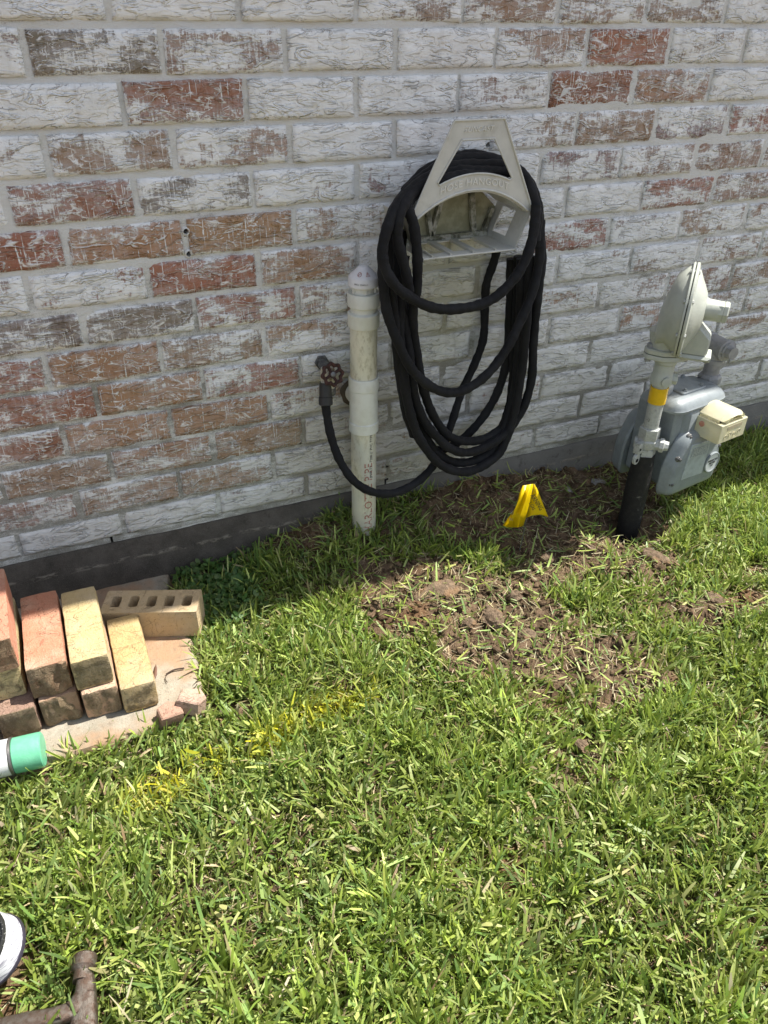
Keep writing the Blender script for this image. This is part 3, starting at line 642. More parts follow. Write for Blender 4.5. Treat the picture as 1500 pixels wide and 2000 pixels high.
for k in range(6):
    a = k*math.pi/3+.3; mb = MB(); mb.box((math.cos(a)*.0265, math.sin(a)*.0265, .542), (.004, .004, .014), Matrix.Rotation(a, 3, 'Z')); mb.build('vent_rib', M_PVCW, pipe)
mb = MB(); mb.lathe((0, 0, .548), (0, 0, 1), [(0, .027), (0, .0315), (.0015, .0325), (.019, .0325), (.021, .0315), (.037, .014), (.041, .010), (.0425, .004), (.0426, 0)], 40)
cap = mb.build('vent_cap', M_CAP, pipe, angle=30)
def wrap_text(name, body, size, z0, ang, mat, R, vertical=True, parent=pipe, bold=0.0):
    vs, fs = text_mesh(body, size, .0002, 2, bold); out = []
    for v in vs:
        along, across = (v.x, v.y) if vertical else (v.y, v.x)
        th = ang+(-across/R if vertical else across/R); r = R+.0004+v.z
        out.append((r*math.cos(th), r*math.sin(th), z0+along))
    mb = MB(); mb.add(out, fs); return mb.build(name, mat, parent, smooth=False)
AC = math.atan2(CAM.y-PY, CAM.x-PX)     # facing the viewer
wrap_text('printed_name', 'CHARLOTTE PIPE', .0285, .018, AC+.42, M_RED, RP)
wrap_text('printed_data', 'JM/PLTX   7200.2" PVC TYPE 1', .0098, .150, AC+.62, M_BLK, RP)
wrap_text('printed_size', 'PVC-I  DWV-11', .0045, .558, AC-.15, M_BLK, .0325, False)
# small warning signs on the cap's cone
def cone_pt(z, a, off=.0005):
    t_ = (z-.569)/.016; r = .0315+(.014-.0315)*t_; n = Vector((math.cos(a)*.016, math.sin(a)*.016, .0175)).normalized()
    return Vector((r*math.cos(a), r*math.sin(a), z))+n*off
mb = MB(); a0 = AC-.35; ring = [cone_pt(.5765+.0035*math.sin(t_), a0+.0042*math.cos(t_)/.026, .0006) for t_ in np.linspace(0, 2*math.pi, 17)]; mb.tube(ring, .0006, 5); mb.tube([cone_pt(.5742, a0-.11), cone_pt(.5788, a0+.11)], .0006, 5); mb.build('prohibition_sign', M_RED, pipe)
mb = MB(); a0 = AC+.38; tri = [cone_pt(.5735, a0-.17), cone_pt(.5735, a0+.17), cone_pt(.5805, a0), cone_pt(.5735, a0-.17)]; mb.tube(tri, .0005, 5); mb.tube([cone_pt(.5748, a0), cone_pt(.5785, a0)], .0006, 5); mb.build('warning_triangle', M_RED, pipe)

# ------------------------------------------------------------------ spigot
sp = tag(empty('outdoor_tap', (.542, 0, .356)), 'old garden tap with rusty red round handle on the brick wall', 'tap')
mb = MB(); mb.lathe((0, .004, .008), (0, -1, 0), [(0, .017), (.010, .017), (.010, .016)], 6); mb.build('wall_nut', M_IRON, sp)
mb = MB(); mb.tube([(0, .004, .008), (0, -.03, .004), (-.001, -.045, -.004)], [.0115, .0115, .013], 16); mb.build('inlet', M_IRON, sp)
mb = MB(); mb.lathe((-.001, -.042, .014), (0, -.1, -1), [(0, .008), (.003, .015), (.018, .0175), (.040, .0165), (.048, .0150), (.052, .013)], 20); mb.build('body', M_BRASS, sp)
d = Vector((.05, -1, .38)).normalized(); c = Vector((-.003, -.046, -.003))
mb = MB(); mb.lathe(c, d, [(-.01, .013), (.010, .012), (.010, .010), (.030, .008)], 12); mb.build('bonnet', M_BRASS, sp)
u = d.cross(Vector((0, 0, 1))).normalized(); v = d.cross(u); hc = c+d*.032
mb = MB(); NP = 64; rings_ = []
for k in range(NP):
    a = 2*math.pi*k/NP; R = .0215+.0022*math.cos(8*a); ctr = hc+(u*math.cos(a)+v*math.sin(a))*R; e = (u*math.cos(a)+v*math.sin(a))
    rings_.append([ctr+(e*math.cos(b)+d*math.sin(b))*.0048 for b in np.linspace(0, 2*math.pi, 8, endpoint=False)])
rings_.append(rings_[0]); mb.rings(rings_, cap=False)
for k in range(4):
    a = math.pi/2*k+.4; mb.tube([hc+(u*math.cos(a)+v*math.sin(a))*.006-d*.002, hc+(u*math.cos(a)+v*math.sin(a))*.0205], .0034, 7)
mb.lathe(hc-d*.006, d, [(0, .008), (.009, .0085)], 12); mb.build('handwheel', M_RUST, sp)
mb = MB(); mb.lathe(hc+d*.003, d, [(0, .0062), (.003, .006), (.0045, .003)], 10); mb.build('screw', M_IRON, sp)
mb = MB(); mb.lathe((.0, -.047, -.036), (0, -.05, -1), [(0, .0155), (.012, .0155), (.016, .014)], 16); mb.build('coupling_nut', M_IRON, sp)

# ------------------------------------------------------------------ hose hanger
hg = tag(empty('hose_hanger', (.831, 0, .64)), 'grey plastic hose hanger with open handle and slotted shelf on the wall', 'hose hanger')
CX = 0.0; DY = -.135; zo = .64
def arc(xa, za, xb, zb, sag, n=12):
    out = []
    for k in range(n+1):
        t_ = k/n; out.append((xa+(xb-xa)*t_, za+(zb-za)*t_+sag*4*t_*(1-t_)))
    return out
ZT, ZS, ZB = .865-zo, .690-zo, .612-zo; ZC = .715-zo
outer = [(-.055, ZT), (.055, ZT), (.142, ZS)]+arc(.131, ZS-.001, -.131, ZS-.001, .050)+[(-.142, ZS)]
outer = [Vector(p) for p in outer]
inner = [(-.036, ZT-.034), (.036, ZT-.034), (.084, .757-zo)]+arc(.080, .752-zo, -.080, .752-zo, .017)+[(-.084, .757-zo)]
# face: strip quads between outer and inner via fill
bm = bmesh.new()
def loopv(P, y): return [bm.verts.new((p[0], y, p[1])) for p in P]
TH = .003
o1 = loopv(outer, DY); i1 = loopv(inner, DY)
es = [bm.edges.new((L_[k], L_[(k+1) % len(L_)])) for L_ in (o1, i1) for k in range(len(L_))]
bmesh.ops.triangle_fill(bm, edges=es, use_beauty=True)
ext = bmesh.ops.extrude_face_region(bm, geom=bm.faces[:])
for e in ext['geom']:
    if isinstance(e, bmesh.types.BMVert): e.co.y += TH
bmesh.ops.recalc_face_normals(bm, faces=bm.faces)
me = bpy.data.meshes.new('face_plate'); bm.to_mesh(me); bm.free(); link_mesh('face_plate', me, M_HANG, hg)
mb = MB()
def rim(P, r=.0022, y=DY-.0008):
    Q = [(p[0], y, p[1]) for p in P]; mb.tube(Q+[Q[0]], r, 8)
rim([tuple(p) for p in outer]); rim(inner, .002); mb.build('rim_bead', M_HANG, hg)
mb = MB()
# side cheeks: from the face's corners down to the shelf and back to the wall, with a slot each
for s in (-1, 1):
    xs = lambda z: s*(.110+(.142-.110)*(z-ZB)/(ZS-ZB))
    def sheet(z0, z1, y0, y1): 
        a = [(xs(z0), y0, z0), (xs(z0), y1, z0), (xs(z1), y1, z1), (xs(z1), y0, z1)]; b = [(p[0]-s*.0028, p[1], p[2]) for p in a]
        mb.add(a+b, [(0, 1, 2, 3), (7, 6, 5, 4), (0, 4, 5, 1), (1, 5, 6, 2), (2, 6, 7, 3), (3, 7, 4, 0)])
    mb = MB(); sheet(ZB, ZB+.014, DY, -.003); sheet(ZB+.014, ZS-.012, DY, DY+.050); sheet(ZB+.014, ZS-.012, -.030, -.003); sheet(ZS-.012, ZS+.004, DY, -.003)
    mb.build('side_cheek', M_HANG, hg, smooth=False)
# slatted shelf
shelf = [(-.110, 0), (.110, 0)]
mb = MB()
def slab_(x0, x1, y0, y1, t=.0028, z=ZB): mb.box(((x0+x1)/2, (y0+y1)/2, z), (x1-x0, y1-y0, t))
slab_(-.110, .110, DY-.002, DY+.026); slab_(-.110, .110, -.028, -.003)
xsn = [-.110, -.074, -.032, -.008, .034, .058, .110]
for a, b in ((-.110, -.090), (-.045, -.025), (.008, .028), (.062, .110)): slab_(a, b, DY+.026, -.028)
mb.build('shelf', M_HANG, hg, smooth=False)
mb = MB()
for a in (-.088, -.045, .008, .062): mb.box((a, (DY-.03)/2, ZB+.003), (.0026, -DY-.03, .005))
mb.build('shelf_rib', M_HANG, hg, smooth=False)
mb = MB(); mb.tube([(-.110, DY-.002, ZB), (.110, DY-.002, ZB)], .0022, 8); mb.build('shelf_lip', M_HANG, hg)
# saddle the coils lie on and the grimy back plate with its struts
mb = MB(); sad = arc(.130, ZS-.002, -.130, ZS-.002, .049, 18); A = [(p[0], DY+.002, p[1]) for p in sad]; B = [(p[0], -.004, p[1]) for p in sad]
A2 = [(p[0], p[1], p[2]-.003) for p in A]; B2 = [(p[0], p[1], p[2]-.003) for p in B]; n_ = len(A); V_ = A+B+A2+B2; F_ = []
for k in range(n_-1): F_ += [(k, k+1, n_+k+1, n_+k), (2*n_+k, 3*n_+k, 3*n_+k+1, 2*n_+k+1), (k, 2*n_+k, 2*n_+k+1, k+1), (n_+k, n_+k+1, 3*n_+k+1, 3*n_+k)]
mb.add(V_, F_); mb.build('saddle', M_HANG, hg, angle=50)
mb = MB(); y_ = -.012
bars = [((-.055, ZS+.040), (-.030, ZB+.010), .010), ((.0, ZS+.046), (-.030, ZB+.010), .010), ((-.055, ZS+.040), (.0, ZS+.046), .008), ((-.108, ZB+.006), (.108, ZB+.006), .011), ((.060, ZS+.040), (.075, ZB+.010), .012), ((.118, ZS-.02), (.100, ZB+.01), .009), ((-.118, ZS-.02), (-.100, ZB+.01), .009)]
for a, b, wd in bars:
    a = Vector((a[0], y_, a[1])); b = Vector((b[0], y_, b[1])); dd = b-a; ang = math.atan2(dd.z, dd.x)
    mb.box((a+b)/2, (dd.length, .012, wd), Matrix.Rotation(-ang, 3, 'Y'))
mb.build('back_strut', M_HANGG, hg, smooth=False, bevel=.0015)
mb = MB(); mb.prism([(p[0], p[1]) for p in [(.132, ZS-.02), (.05, ZS+.055), (-.05, ZS+.055), (-.132, ZS-.02), (-.110, ZB), (.110, ZB)]], ((0, -.0035, 0), (1, 0, 0), (0, 0, 1), (0, 1, 0)), [(0, 0), (.0015, 0)])
mb.build('back_plate', worn('back_plate_dirty', (.36, .35, .24), (.26, .255, .16), .8, 25, .4, .6, .001, dirt=(.12, .12, .07), dlo=.55, dhi=.66), hg, smooth=False)
# raised lettering
def arc_text(body, size, cx, zc, curve, name, bold=0.0, shear=0.0):
    vs, fs = text_mesh(body, size, .0007, 3, bold, 1.12); out = []
    for v in vs: x = v.x+shear*v.y; out.append((cx+x, DY-.0008-v.z*1.4, zc+v.y-curve*x*x))
    mb = MB(); mb.add(out, fs); mb.build(name, M_LET, hg, smooth=False)
M_LET = plain('raised_letter_plastic', (.68, .67, .61), .4)
arc_text('HOSE HANGOUT', .0185, 0, .7535-zo, 2.3, 'raised_lettering', 0); arc_text('SUNCAST', .0135, 0, ZT-.0165, 0, 'raised_maker_name', 0, .25)

# ------------------------------------------------------------------ garden hose
hose = tag(empty('garden_hose', (.84, -.09, .6)), 'black fabric garden hose coiled over the grey hanger and joined to the tap', 'hose')
def strand(pts, name, r=.0109, closed=False):
    """pts: measured spots (x, y) of the photograph with their distance from the wall"""
    P = [ray_y(a, b, c)-Vector((.84, -.09, .6)) for a, b, c in pts]
    C = catmull(P, 22); rr = []; cv = []
    for i in range(len(C)):
        a, b, c = C[max(i-4, 0)], C[i], C[min(i+4, len(C)-1)]; u_, w_ = b-a, c-b; k = 0 if 4 > i or i > len(C)-5 else 1-float(u_@w_)/(np.linalg.norm(u_)*np.linalg.norm(w_)+1e-9)
        k = min(1, k*14); rr.append(r*(1+.05*math.sin(i*.31+pts[0][0])+.035*math.sin(i*.83+pts[0][1])+.045*k*math.sin(i*2.05)+.05*k))
    mb = MB(); mb.tube(C, rr, 14); mb.build(name, M_HOSE, hose, angle=80)
# bundle over the saddle, front to back
strand([(842, 372, -.118), (868, 352, -.118), (905, 343, -.115), (950, 346, -.112), (990, 358, -.112), (1018, 376, -.12)], 'hose_run')
strand([(1046, 470, -.150), (1048, 410, -.140), (1025, 345, -.118), (990, 325, -.095), (940, 322, -.085), (885, 325, -.085), (830, 350, -.10), (785, 390, -.13), (758, 440, -.150), (747, 500, -.158), (765, 548, -.166), (800, 580, -.172), (850, 602, -.176), (905, 602, -.178), (955, 588, -.176), (995, 555, -.172), (1025, 510, -.165), (1042, 455, -.155), (1047, 400, -.145)], 'hose_run')
strand([(1052, 480, -.105), (1050, 400, -.100), (1025, 345, -.085), (985, 318, -.06), (930, 308, -.055), (875, 318, -.055), (820, 350, -.07), (775, 400, -.10), (750, 470, -.12), (748, 540, -.13), (756, 610, -.138), (778, 670, -.146), (805, 722, -.150), (845, 757, -.154), (885, 767, -.156), (925, 752, -.156), (960, 722, -.154), (990, 680, -.15), (1015, 630, -.14), (1040, 570, -.125), (1054, 500, -.11), (1055, 430, -.10)], 'hose_run')
strand([(1030, 360, -.05), (1049, 420, -.062), (1058, 500, -.07), (1050, 580, -.078), (1042, 660, -.085), (1038, 740, -.092), (1020, 800, -.10), (988, 845, -.108), (950, 872, -.114), (912, 884, -.118), (880, 876, -.120), (850, 850, -.12), (825, 815, -.118), (808, 765, -.114), (800, 700, -.108), (790, 630, -.10), (776, 540, -.095), (772, 450, -.09), (790, 395, -.075), (815, 360, -.07)], 'hose_run')
strand([(822, 365, -.105), (797, 400, -.128), (808, 440, -.140), (815, 500, -.142), (814, 560, -.128), (806, 620, -.108), (815, 700, -.10), (830, 770, -.10), (848, 815, -.10), (875, 850, -.10), (910, 862, -.10), (950, 855, -.096), (985, 830, -.088), (1005, 790, -.08), (1015, 700, -.074), (1022, 600, -.068), (1028, 500, -.062)], 'hose_run')
strand([(1012, 500, -.05), (1010, 600, -.055), (1004, 700, -.06), (1000, 760, -.066), (990, 810, -.07), (965, 860, -.076), (925, 890, -.08)], 'hose_run')
strand([(998, 505, -.034), (996, 600, -.036), (990, 700, -.038), (974, 760, -.04), (950, 805, -.045), (920, 842, -.05), (885, 870, -.055), (850, 880, -.06), (825, 868, -.065), (808, 830, -.07), (797, 760, -.074), (788, 680, -.075), (776, 600, -.075), (765, 520, -.075), (766, 440, -.07)], 'hose_run')
strand([(1036, 500, -.09), (1030, 600, -.096), (1022, 700, -.1), (1010, 780, -.105), (996, 838, -.11), (975, 885, -.115), (940, 912, -.12), (905, 922, -.124), (868, 912, -.128), (838, 885, -.130), (812, 840, -.130), (795, 780, -.126), (786, 710, -.12), (780, 640, -.112), (785, 560, -.104), (790, 500, -.1)], 'hose_run')
strand([(1018, 505, -.075), (1017, 600, -.08), (1012, 700, -.084), (1004, 770, -.09), (985, 830, -.094), (960, 880, -.098), (925, 900, -.10), (885, 902, -.102), (850, 880, -.102), (820, 830, -.10), (805, 760, -.095), (796, 680, -.09), (790, 600, -.086), (784, 520, -.082), (785, 450, -.082)], 'hose_run')
strand([(776, 400, -.11), (762, 450, -.118), (759, 520, -.120), (768, 600, -.118), (775, 680, -.115), (790, 790, -.11), (808, 850, -.106)], 'hose_run')
strand([(980, 315, -.035), (930, 303, -.03), (880, 310, -.03), (830, 335, -.04), (790, 375, -.05)], 'hose_run')
strand([(1000, 335, -.100), (950, 335, -.1), (900, 334, -.1), (855, 345, -.10), (810, 372, -.12), (784, 410, -.145), (776, 460, -.15), (790, 520, -.15), (800, 570, -.135)], 'hose_run')
# feed from the tap to the coil
strand([(636, 772, -.058), (637, 800, -.062), (646, 850, -.075), (664, 900, -.10), (692, 940, -.125), (728, 961, -.135), (768, 963, -.13), (808, 946, -.12), (842, 915, -.105), (866, 872, -.085), (884, 820, -.065), (902, 765, -.05), (928, 708, -.035), (944, 660, -.025), (947, 600, -.022), (950, 555, -.022), (965, 510, -.024), (975, 470, -.03)], 'hose_run', .0100)
mb = MB(); a = ray_y(636, 748, -.05)-Vector((.84, -.09, .6)); b = ray_y(636, 792, -.062)-Vector((.84, -.09, .6)); dd = (b-a); mb.lathe(a, dd, [(0, .0145), (dd.length*.6, .0145), (dd.length*.62, .016), (dd.length*.95, .016), (dd.length, .0125)], 16); mb.build('connector_sleeve', M_RUB, hose)

# ------------------------------------------------------------------ gas meter set
RX, RY = 1.321, -.25
gm = tag(empty('gas_meter', (RX, RY, 0)), 'grey gas meter with pipe riser and pale disc regulator by the brick wall', 'gas meter')
mb = MB(); mb.tube([(.002, 0, -.24), (0, 0, -.10), (0, 0, .02), (0, 0, .092)], [.029, .030, .030, .026], 24); wr = mb.build('riser_wrap', M_WRAP, gm)
mb = MB()
mb.lathe((0, 0, .086), (0, 0, 1), [(0, .0245), (.002, .026), (.024, .026), (.024, .022), (.028, .021)], 6); mb.lathe((0, 0, .130), (0, 0, 1), [(0, .021), (.010, .0265), (.036, .0265), (.038, .024)], 6)
mb.lathe((0, 0, .108), (0, 0, 1), [(0, .021), (.008, .025), (.024, .025), (.030, .021)], 20)
mb.build('valve_body', M_VALVE, gm, angle=30)
e_ = Vector((.72, -.69, 0)); 
mb = MB(); mb.lathe(Vector((0, 0, .122)), e_, [(.015, .016), (.030, .016), (.030, .019), (.040, .019), (.042, .014), (.052, .012)], 8); mb.build('valve_plug', M_VALVE, gm, angle=30)
mb = MB(); mb.lathe(Vector((0, 0, .120)), -e_, [(.015, .015), (.030, .015), (.032, .012)], 12)
c = Vector((-.030, -.006, .112)); mb.box(c+Vector((0, 0, .006)), (.022, .016, .030), Matrix.Rotation(.3, 3, 'Z')); mb.build('valve_stem', M_VALVE, gm, bevel=.002)
mb = MB(); P = rpoly(.024, .030, .0115, 4); mb.prism(P, ((-.034, -.014, .088), (.95, .3, 0), (0, 0, 1), (-.3, .95, 0)), [(0, .001), (.001, 0), (.007, 0), (.008, .001)]); mb.build('lock_wing', M_VALVE, gm)
for zz, xx in ((.085, -.035), (.117, -.033)):
    mb = MB(); mb.lathe((xx, -.0145 if zz < .1 else -.0165, zz), (.3, -.95, 0), [(0, .0055 if zz < .1 else .003), (.0012, .005 if zz < .1 else .0028)], 12); mb.build('lock_hole', M_DARK, gm)
mb = MB(); mb.tube([(0, 0, .16), (0, 0, .262)], .0185, 24); mb.build('riser_pipe', M_VALVE, gm)
mb = MB(); mb.lathe((0, 0, .236), (0, 0, 1), [(0, .0185), (.0, .0215), (.042, .0215), (.042, .0185)], 28); mb.build('yellow_band', M_YEL, gm)
mb = MB(); mb.lathe((0, 0, .272), (0, 0, 1), [(0, .019), (.012, .019), (.014, .026), (.034, .027), (.040, .024), (.066, .024), (.070, .027), (.080, .027)], 20); mb.build('union', M_REG, gm)
mb = MB(); mb.lathe((0, 0, .300), Vector((-.3, -.95, 0)), [(.02, .012), (.030, .012), (.031, .008)], 14); mb.lathe((0, 0, .300), Vector((.8, -.6, 0)), [(.02, .014), (.034, .014), (.036, .009)], 8); mb.build('test_plug', M_REG, gm)
# flange
na = math.radians(45); n = Vector((math.cos(na), -math.sin(na), 0)); q = Vector((math.sin(na), math.cos(na), 0)); up = Vector((0, 0, 1)); rt = Vector((.92, -.4, 0)).normalized(); bk = Vector((.4, .92, 0)).normalized()
mb = MB(); fp = round_poly([(-.055, -.012), (-.020, -.034), (.020, -.034), (.055, -.012), (.055, .012), (.020, .034), (-.020, .034), (-.055, .012)], .010, 3)
mb.prism(fp, ((0, 0, .352), rt, bk, up), [(0, .002), (.002, 0), (.010, 0), (.012, .001)]); mb.prism(fp, ((0, 0, .366), rt, bk, up), [(0, .001), (.001, 0), (.010, 0), (.012, .003)]); mb.build('flange', M_REG, gm, angle=30)
for s in (-1, 1):
    mb = MB(); mb.lathe(rt*(s*.044)+up*.344, up, [(0, .008), (.009, .008), (.009, .005), (.034, .005), (.034, .0085), (.043, .0085), (.044, .006)], 6); mb.build('flange_bolt', M_GREY2, gm, angle=20)
# regulator: lower casing, diaphragm disc and vent housing, all turned by the same angle
RC = Vector((.010, -.008, .470))
mb = MB()
def ell(cn, r, rz, seg=36, flat=None):
    out = []
    for k in range(seg):
        a = 2*math.pi*k/seg; x = math.cos(a)*r; z = math.sin(a)*rz
        if flat is not None: z = max(z, flat)
        out.append(cn+q*x+up*z)
    return out
mb.rings([ell(RC-n*.049+up*-.045, .034, .036, flat=-.060), ell(RC-n*.045+up*-.036, .050, .052, flat=-.062), ell(RC-n*.026, .078, .080, flat=-.078), ell(RC-n*.006, .094, .096, flat=-.092), ell(RC+n*0, .096, .098, flat=-.095)])
mb.build('casing', M_REG, gm, angle=40)
mb = MB(); mb.tube([RC-n*.030-up*.050, RC-n*.022-up*.105], [.034, .032], 24); mb.build('casing_neck', M_REG, gm)
mb = MB(); mb.lathe(RC, n, [(0, .096), (.000, .104), (.0015, .1055), (.005, .1055), (.0055, .104)], 56); mb.lathe(RC+n*.0075, n, [(0, .104), (.001, .1055), (.006, .1055), (.0075, .102), (.009, .094)], 56); mb.build('rim', M_REG, gm, angle=25)
mb = MB(); mb.lathe(RC+n*.0052, n, [(0, .101), (.0025, .101)], 48); mb.build('gasket', M_BLK, gm)
mb = MB(); mb.lathe(RC+n*.014, n, [(0, .094), (.006, .088), (.014, .072), (.022, .058), (.030, .042), (.032, .03)], 48)
mb.tube([RC+n*.010+up*.012, RC+n*.028+up*.010, RC+n*.036+up*.008, RC+n*.048+up*.007, RC+n*.078+up*.006], [.062, .044, .030, .0245, .023], 24)
mb.build('cover', M_REG, gm, angle=50)
mb = MB(); c = RC+n*.073+up*.006; mb.lathe(c, n, [(0, .0235), (.004, .0245), (.010, .0245), (.011, .023), (.013, .0245), (.020, .0245), (.023, .021), (.0235, .010)], 8); mb.build('vent_cap', M_REG, gm, angle=20)
mb = MB(); hp = round_poly([(.010, -.095), (.072, -.095), (.074, -.052), (.060, -.040), (.040, -.022), (.010, .005)], [.002, .010, .008, .008, .004, .002], 3)
mb.prism(hp, (RC-q*.028, n, up, q), [(0, .004), (.004, 0), (.052, 0), (.056, .004)]); mb.build('lower_housing', M_REG, gm, angle=40)
mb = MB(); mb.prism(round_poly([(.008, -.106), (.082, -.106), (.084, -.094), (.008, -.094)], .004, 2), (RC-q*.034, n, up, q), [(0, .006), (.006, 0), (.062, 0), (.068, .006)]); mb.build('housing_foot', M_REG, gm, angle=40)
for k in range(8):
    a = 2*math.pi*k/8+.3; c = RC+(q*math.cos(a)+up*math.sin(a))*.098
    mb = MB(); mb.lathe(c+n*-.004, n, [(0, .005), (.003, .0055), (.020, .0055), (.022, .0035)], 6); mb.build('rim_bolt', M_VALVE, gm, angle=20)
mb = MB(); mb.prism([(-.006, -.005), (.006, -.005), (0, .008)], (RC+n*.0315+q*-.022+up*.018, q, up, n), [(0, 0), (.002, 0)]); mb.build('arrow_mark', M_BLK, gm, smooth=False)
# house pipe with tee and plug, dropping into the meter
TX = Vector((1.560-RX, -.175-RY, .318)); yv = Vector((0, -1, 0))
mb = MB(); mb.tube([(TX.x, -RY+.006, TX.z), (TX.x, TX.y, TX.z)], .0200, 20); mb.build('house_pipe', M_GREY2, gm)
mb = MB(); mb.lathe(TX+Vector((0, .036, 0)), yv, [(0, .024), (.002, .028), (.012, .028), (.014, .0255), (.058, .0255), (.060, .028), (.070, .028), (.072, .022)], 24)
mb.tube([TX, TX-up*.030, TX-up*.032, TX-up*.044], [.0255, .0255, .028, .028], 24); mb.build('tee', M_GREY2, gm, angle=40)
mb = MB(); mb.lathe(TX+yv*.036, yv, [(0, .023), (.004, .023), (.005, .017), (.020, .016)], 8); mb.build('tee_plug', M_GREY2, gm, angle=20)
mb = MB(); mb.tube([TX-up*.03, TX-up*.098], .0205, 20); mb.build('drop_pipe', M_GREY2, gm)
mb = MB(); mb.lathe(TX-up*.098, up, [(0, .026), (0, .030), (.016, .030), (.022, .026), (.024, .021)], 8); mb.build('swivel_nut', M_GREY2, gm, angle=20)
# meter body, turned ten degrees
mt = Matrix.Rotation(math.radians(10), 3, 'Z'); MC = Vector((1.452-RX, -.195-RY, -.010))
def fr(x, y, z): return (mt @ Vector((x, y, z))+MC, mt @ Vector((1, 0, 0)), up, mt @ Vector((0, -1, 0)))
mb = MB(); body = round_poly([(-.088, .0), (.088, .0), (.084, .12), (.086, .216), (-.086, .216), (-.084, .12)], .014, 4)
mb.prism(body, fr(0, .062, 0), [(0, .006), (.006, 0), (.118, 0), (.124, .006)])
mb.prism(round_poly([(-.062, .03), (.062, .03), (.060, .218), (-.060, .218)], .02, 4), fr(0, -.055, 0), [(0, 0), (.012, .004), (.020, .016)]); mb.build('body', M_GREYP, gm, angle=45)
pan = round_poly([(-.100, -.022), (.100, -.022), (.100, .075), (.060, .158), (-.060, .158), (-.100, .075)], [.030, .030, .030, .034, .034, .030], 5)
mb = MB(); mb.prism(pan, fr(0, -.060, 0), [(0, 0), (.004, 0), (.0042, -.003), (.0075, -.003), (.012, .001), (.026, .004), (.034, .010), (.038, .020)]); mb.build('front_pan', M_GREYP, gm, angle=45)
mb = MB(); f_ = fr(0, .062, 0); mb.prism(pan, (f_[0], f_[1], f_[2], -f_[3]), [(0, 0), (.004, -.003), (.008, -.003), (.012, .001), (.030, .004), (.042, .012), (.046, .022)]); mb.build('back_pan', M_GREYP, gm, angle=45)
# nameplate recess: raised frame with inset plate
mb = MB(); npz = round_poly([(-.048, .030), (.040, .024), (.042, .122), (-.036, .130)], .004, 2)
mb.prism(npz, fr(-.012, -.0962, 0), [(0, 0), (.003, 0), (.0045, .0015)]); mb.build('name_plate', worn('name_plate_metal', (.36, .40, .41), (.28, .31, .32), .35, 60, .4, .7, .0003), gm, angle=30)
mb = MB(); mb.prism(round_poly([(-.032, .092), (.034, .088), (.035, .114), (-.028, .119)], .002, 2), fr(-.012, -.1008, 0), [(0, 0), (.0012, .0004)]); mb.build('data_panel', worn('data_panel_print', (.20, .22, .23), (.33, .36, .36), .5, 300, .4, .6, .0003), gm, smooth=False)
for i_, (px_, pz_) in enumerate(((-.084, .022), (-.078, .094), (.086, .020), (.082, .09), (-.045, .146), (.046, .146))):
    mb = MB(); f_ = fr(px_, -.092 if i_ < 4 else -.085, pz_); mb.lathe(f_[0], f_[3], [(-.006, .0085), (.0, .0085), (.002, .007), (.0025, .0045), (.006, .0045), (.007, .003)], 10); mb.build('pan_screw', M_IRON, gm, angle=20)
# round badge
f_ = fr(.060, -.0985, .048); mb = MB(); mb.lathe(f_[0], f_[3], [(-.006, .030), (.003, .030), (.0045, .0285), (.0045, .026), (.002, .0255)], 36); mb.build('badge_ring', M_GREYP, gm, angle=25)
mb = MB(); mb.lathe(f_[0], f_[3], [(0, .0255), (.0028, .0255)], 32); mb.build('badge_face', plain('badge_white', (.60, .62, .62), .4), gm)
for body_, dz, sz in (('AMERICAN', .007, .0082), ('METER', -.001, .0085), ('CO', -.009, .0075)):
    vs, fs = text_mesh(body_, sz, .0002, 2, .0002); mb = MB(); mb.add([f_[0]+f_[1]*v.x+up*(v.y+dz)+f_[3]*(.0032+v.z) for v in vs], fs); mb.build('badge_lettering', M_BLK, gm, smooth=False)
# top casting
mb = MB(); topP = round_poly([(-.100, -.075), (.100, -.075), (.108, -.02), (.104, .055), (-.104, .055), (-.108, -.02)], [.035, .035, .02, .03, .03, .02], 5)
f_ = (mt @ Vector((0, 0, .213))+MC, mt @ Vector((1, 0, 0)), mt @ Vector((0, 1, 0)), up)
mb.prism(topP, f_, [(0, .004), (.0, 0), (.006, -.001), (.008, .001), (.013, .002), (.024, .012), (.030, .026)]); mb.build('top_casting', M_GREYP, gm, angle=40)
mb = MB(); mb.prism(round_poly([(-.048, -.040), (.046, -.040), (.050, .038), (-.044, .038)], .010, 3), (f_[0]+up*.026, f_[1], f_[2], up), [(0, 0), (.008, 0), (.010, .002)]); mb.build('valve_cover', M_GREYP, gm, angle=30)
for (a, b) in ((-.030, -.030), (.034, -.030), (-.030, .030), (.036, .030), (-.088, -.030), (-.060, -.060), (.085, -.030), (.06, -.06)):
    mb = MB(); zz = .036 if abs(a) < .05 else .012; mb.lathe(f_[0]+f_[1]*a+f_[2]*b+up*zz, up, [(0, .0065), (.003, .0065), (.003, .004), (.007, .0038)], 6); mb.build('top_screw', M_IRON if abs(a) > .05 else M_GREYP, gm, angle=20)
c = f_[0]+f_[1]*-.070+f_[2]*.012
mb = MB(); mb.lathe(c+up*.015, up, [(0, .028), (.010, .028), (.012, .025)], 24); mb.build('inlet_boss', worn('boss_rust', (.22, .12, .07), (.25, .25, .24), .6, 100), gm)
mb = MB(); mb.lathe(c+up*.026, up, [(0, .028), (.020, .029), (.026, .025)], 8); mb.tube([c+up*.045, c+up*.10+Vector((-.0, 0, 0))], .019, 20); mb.build('inlet_nut', M_VALVE, gm, angle=25)
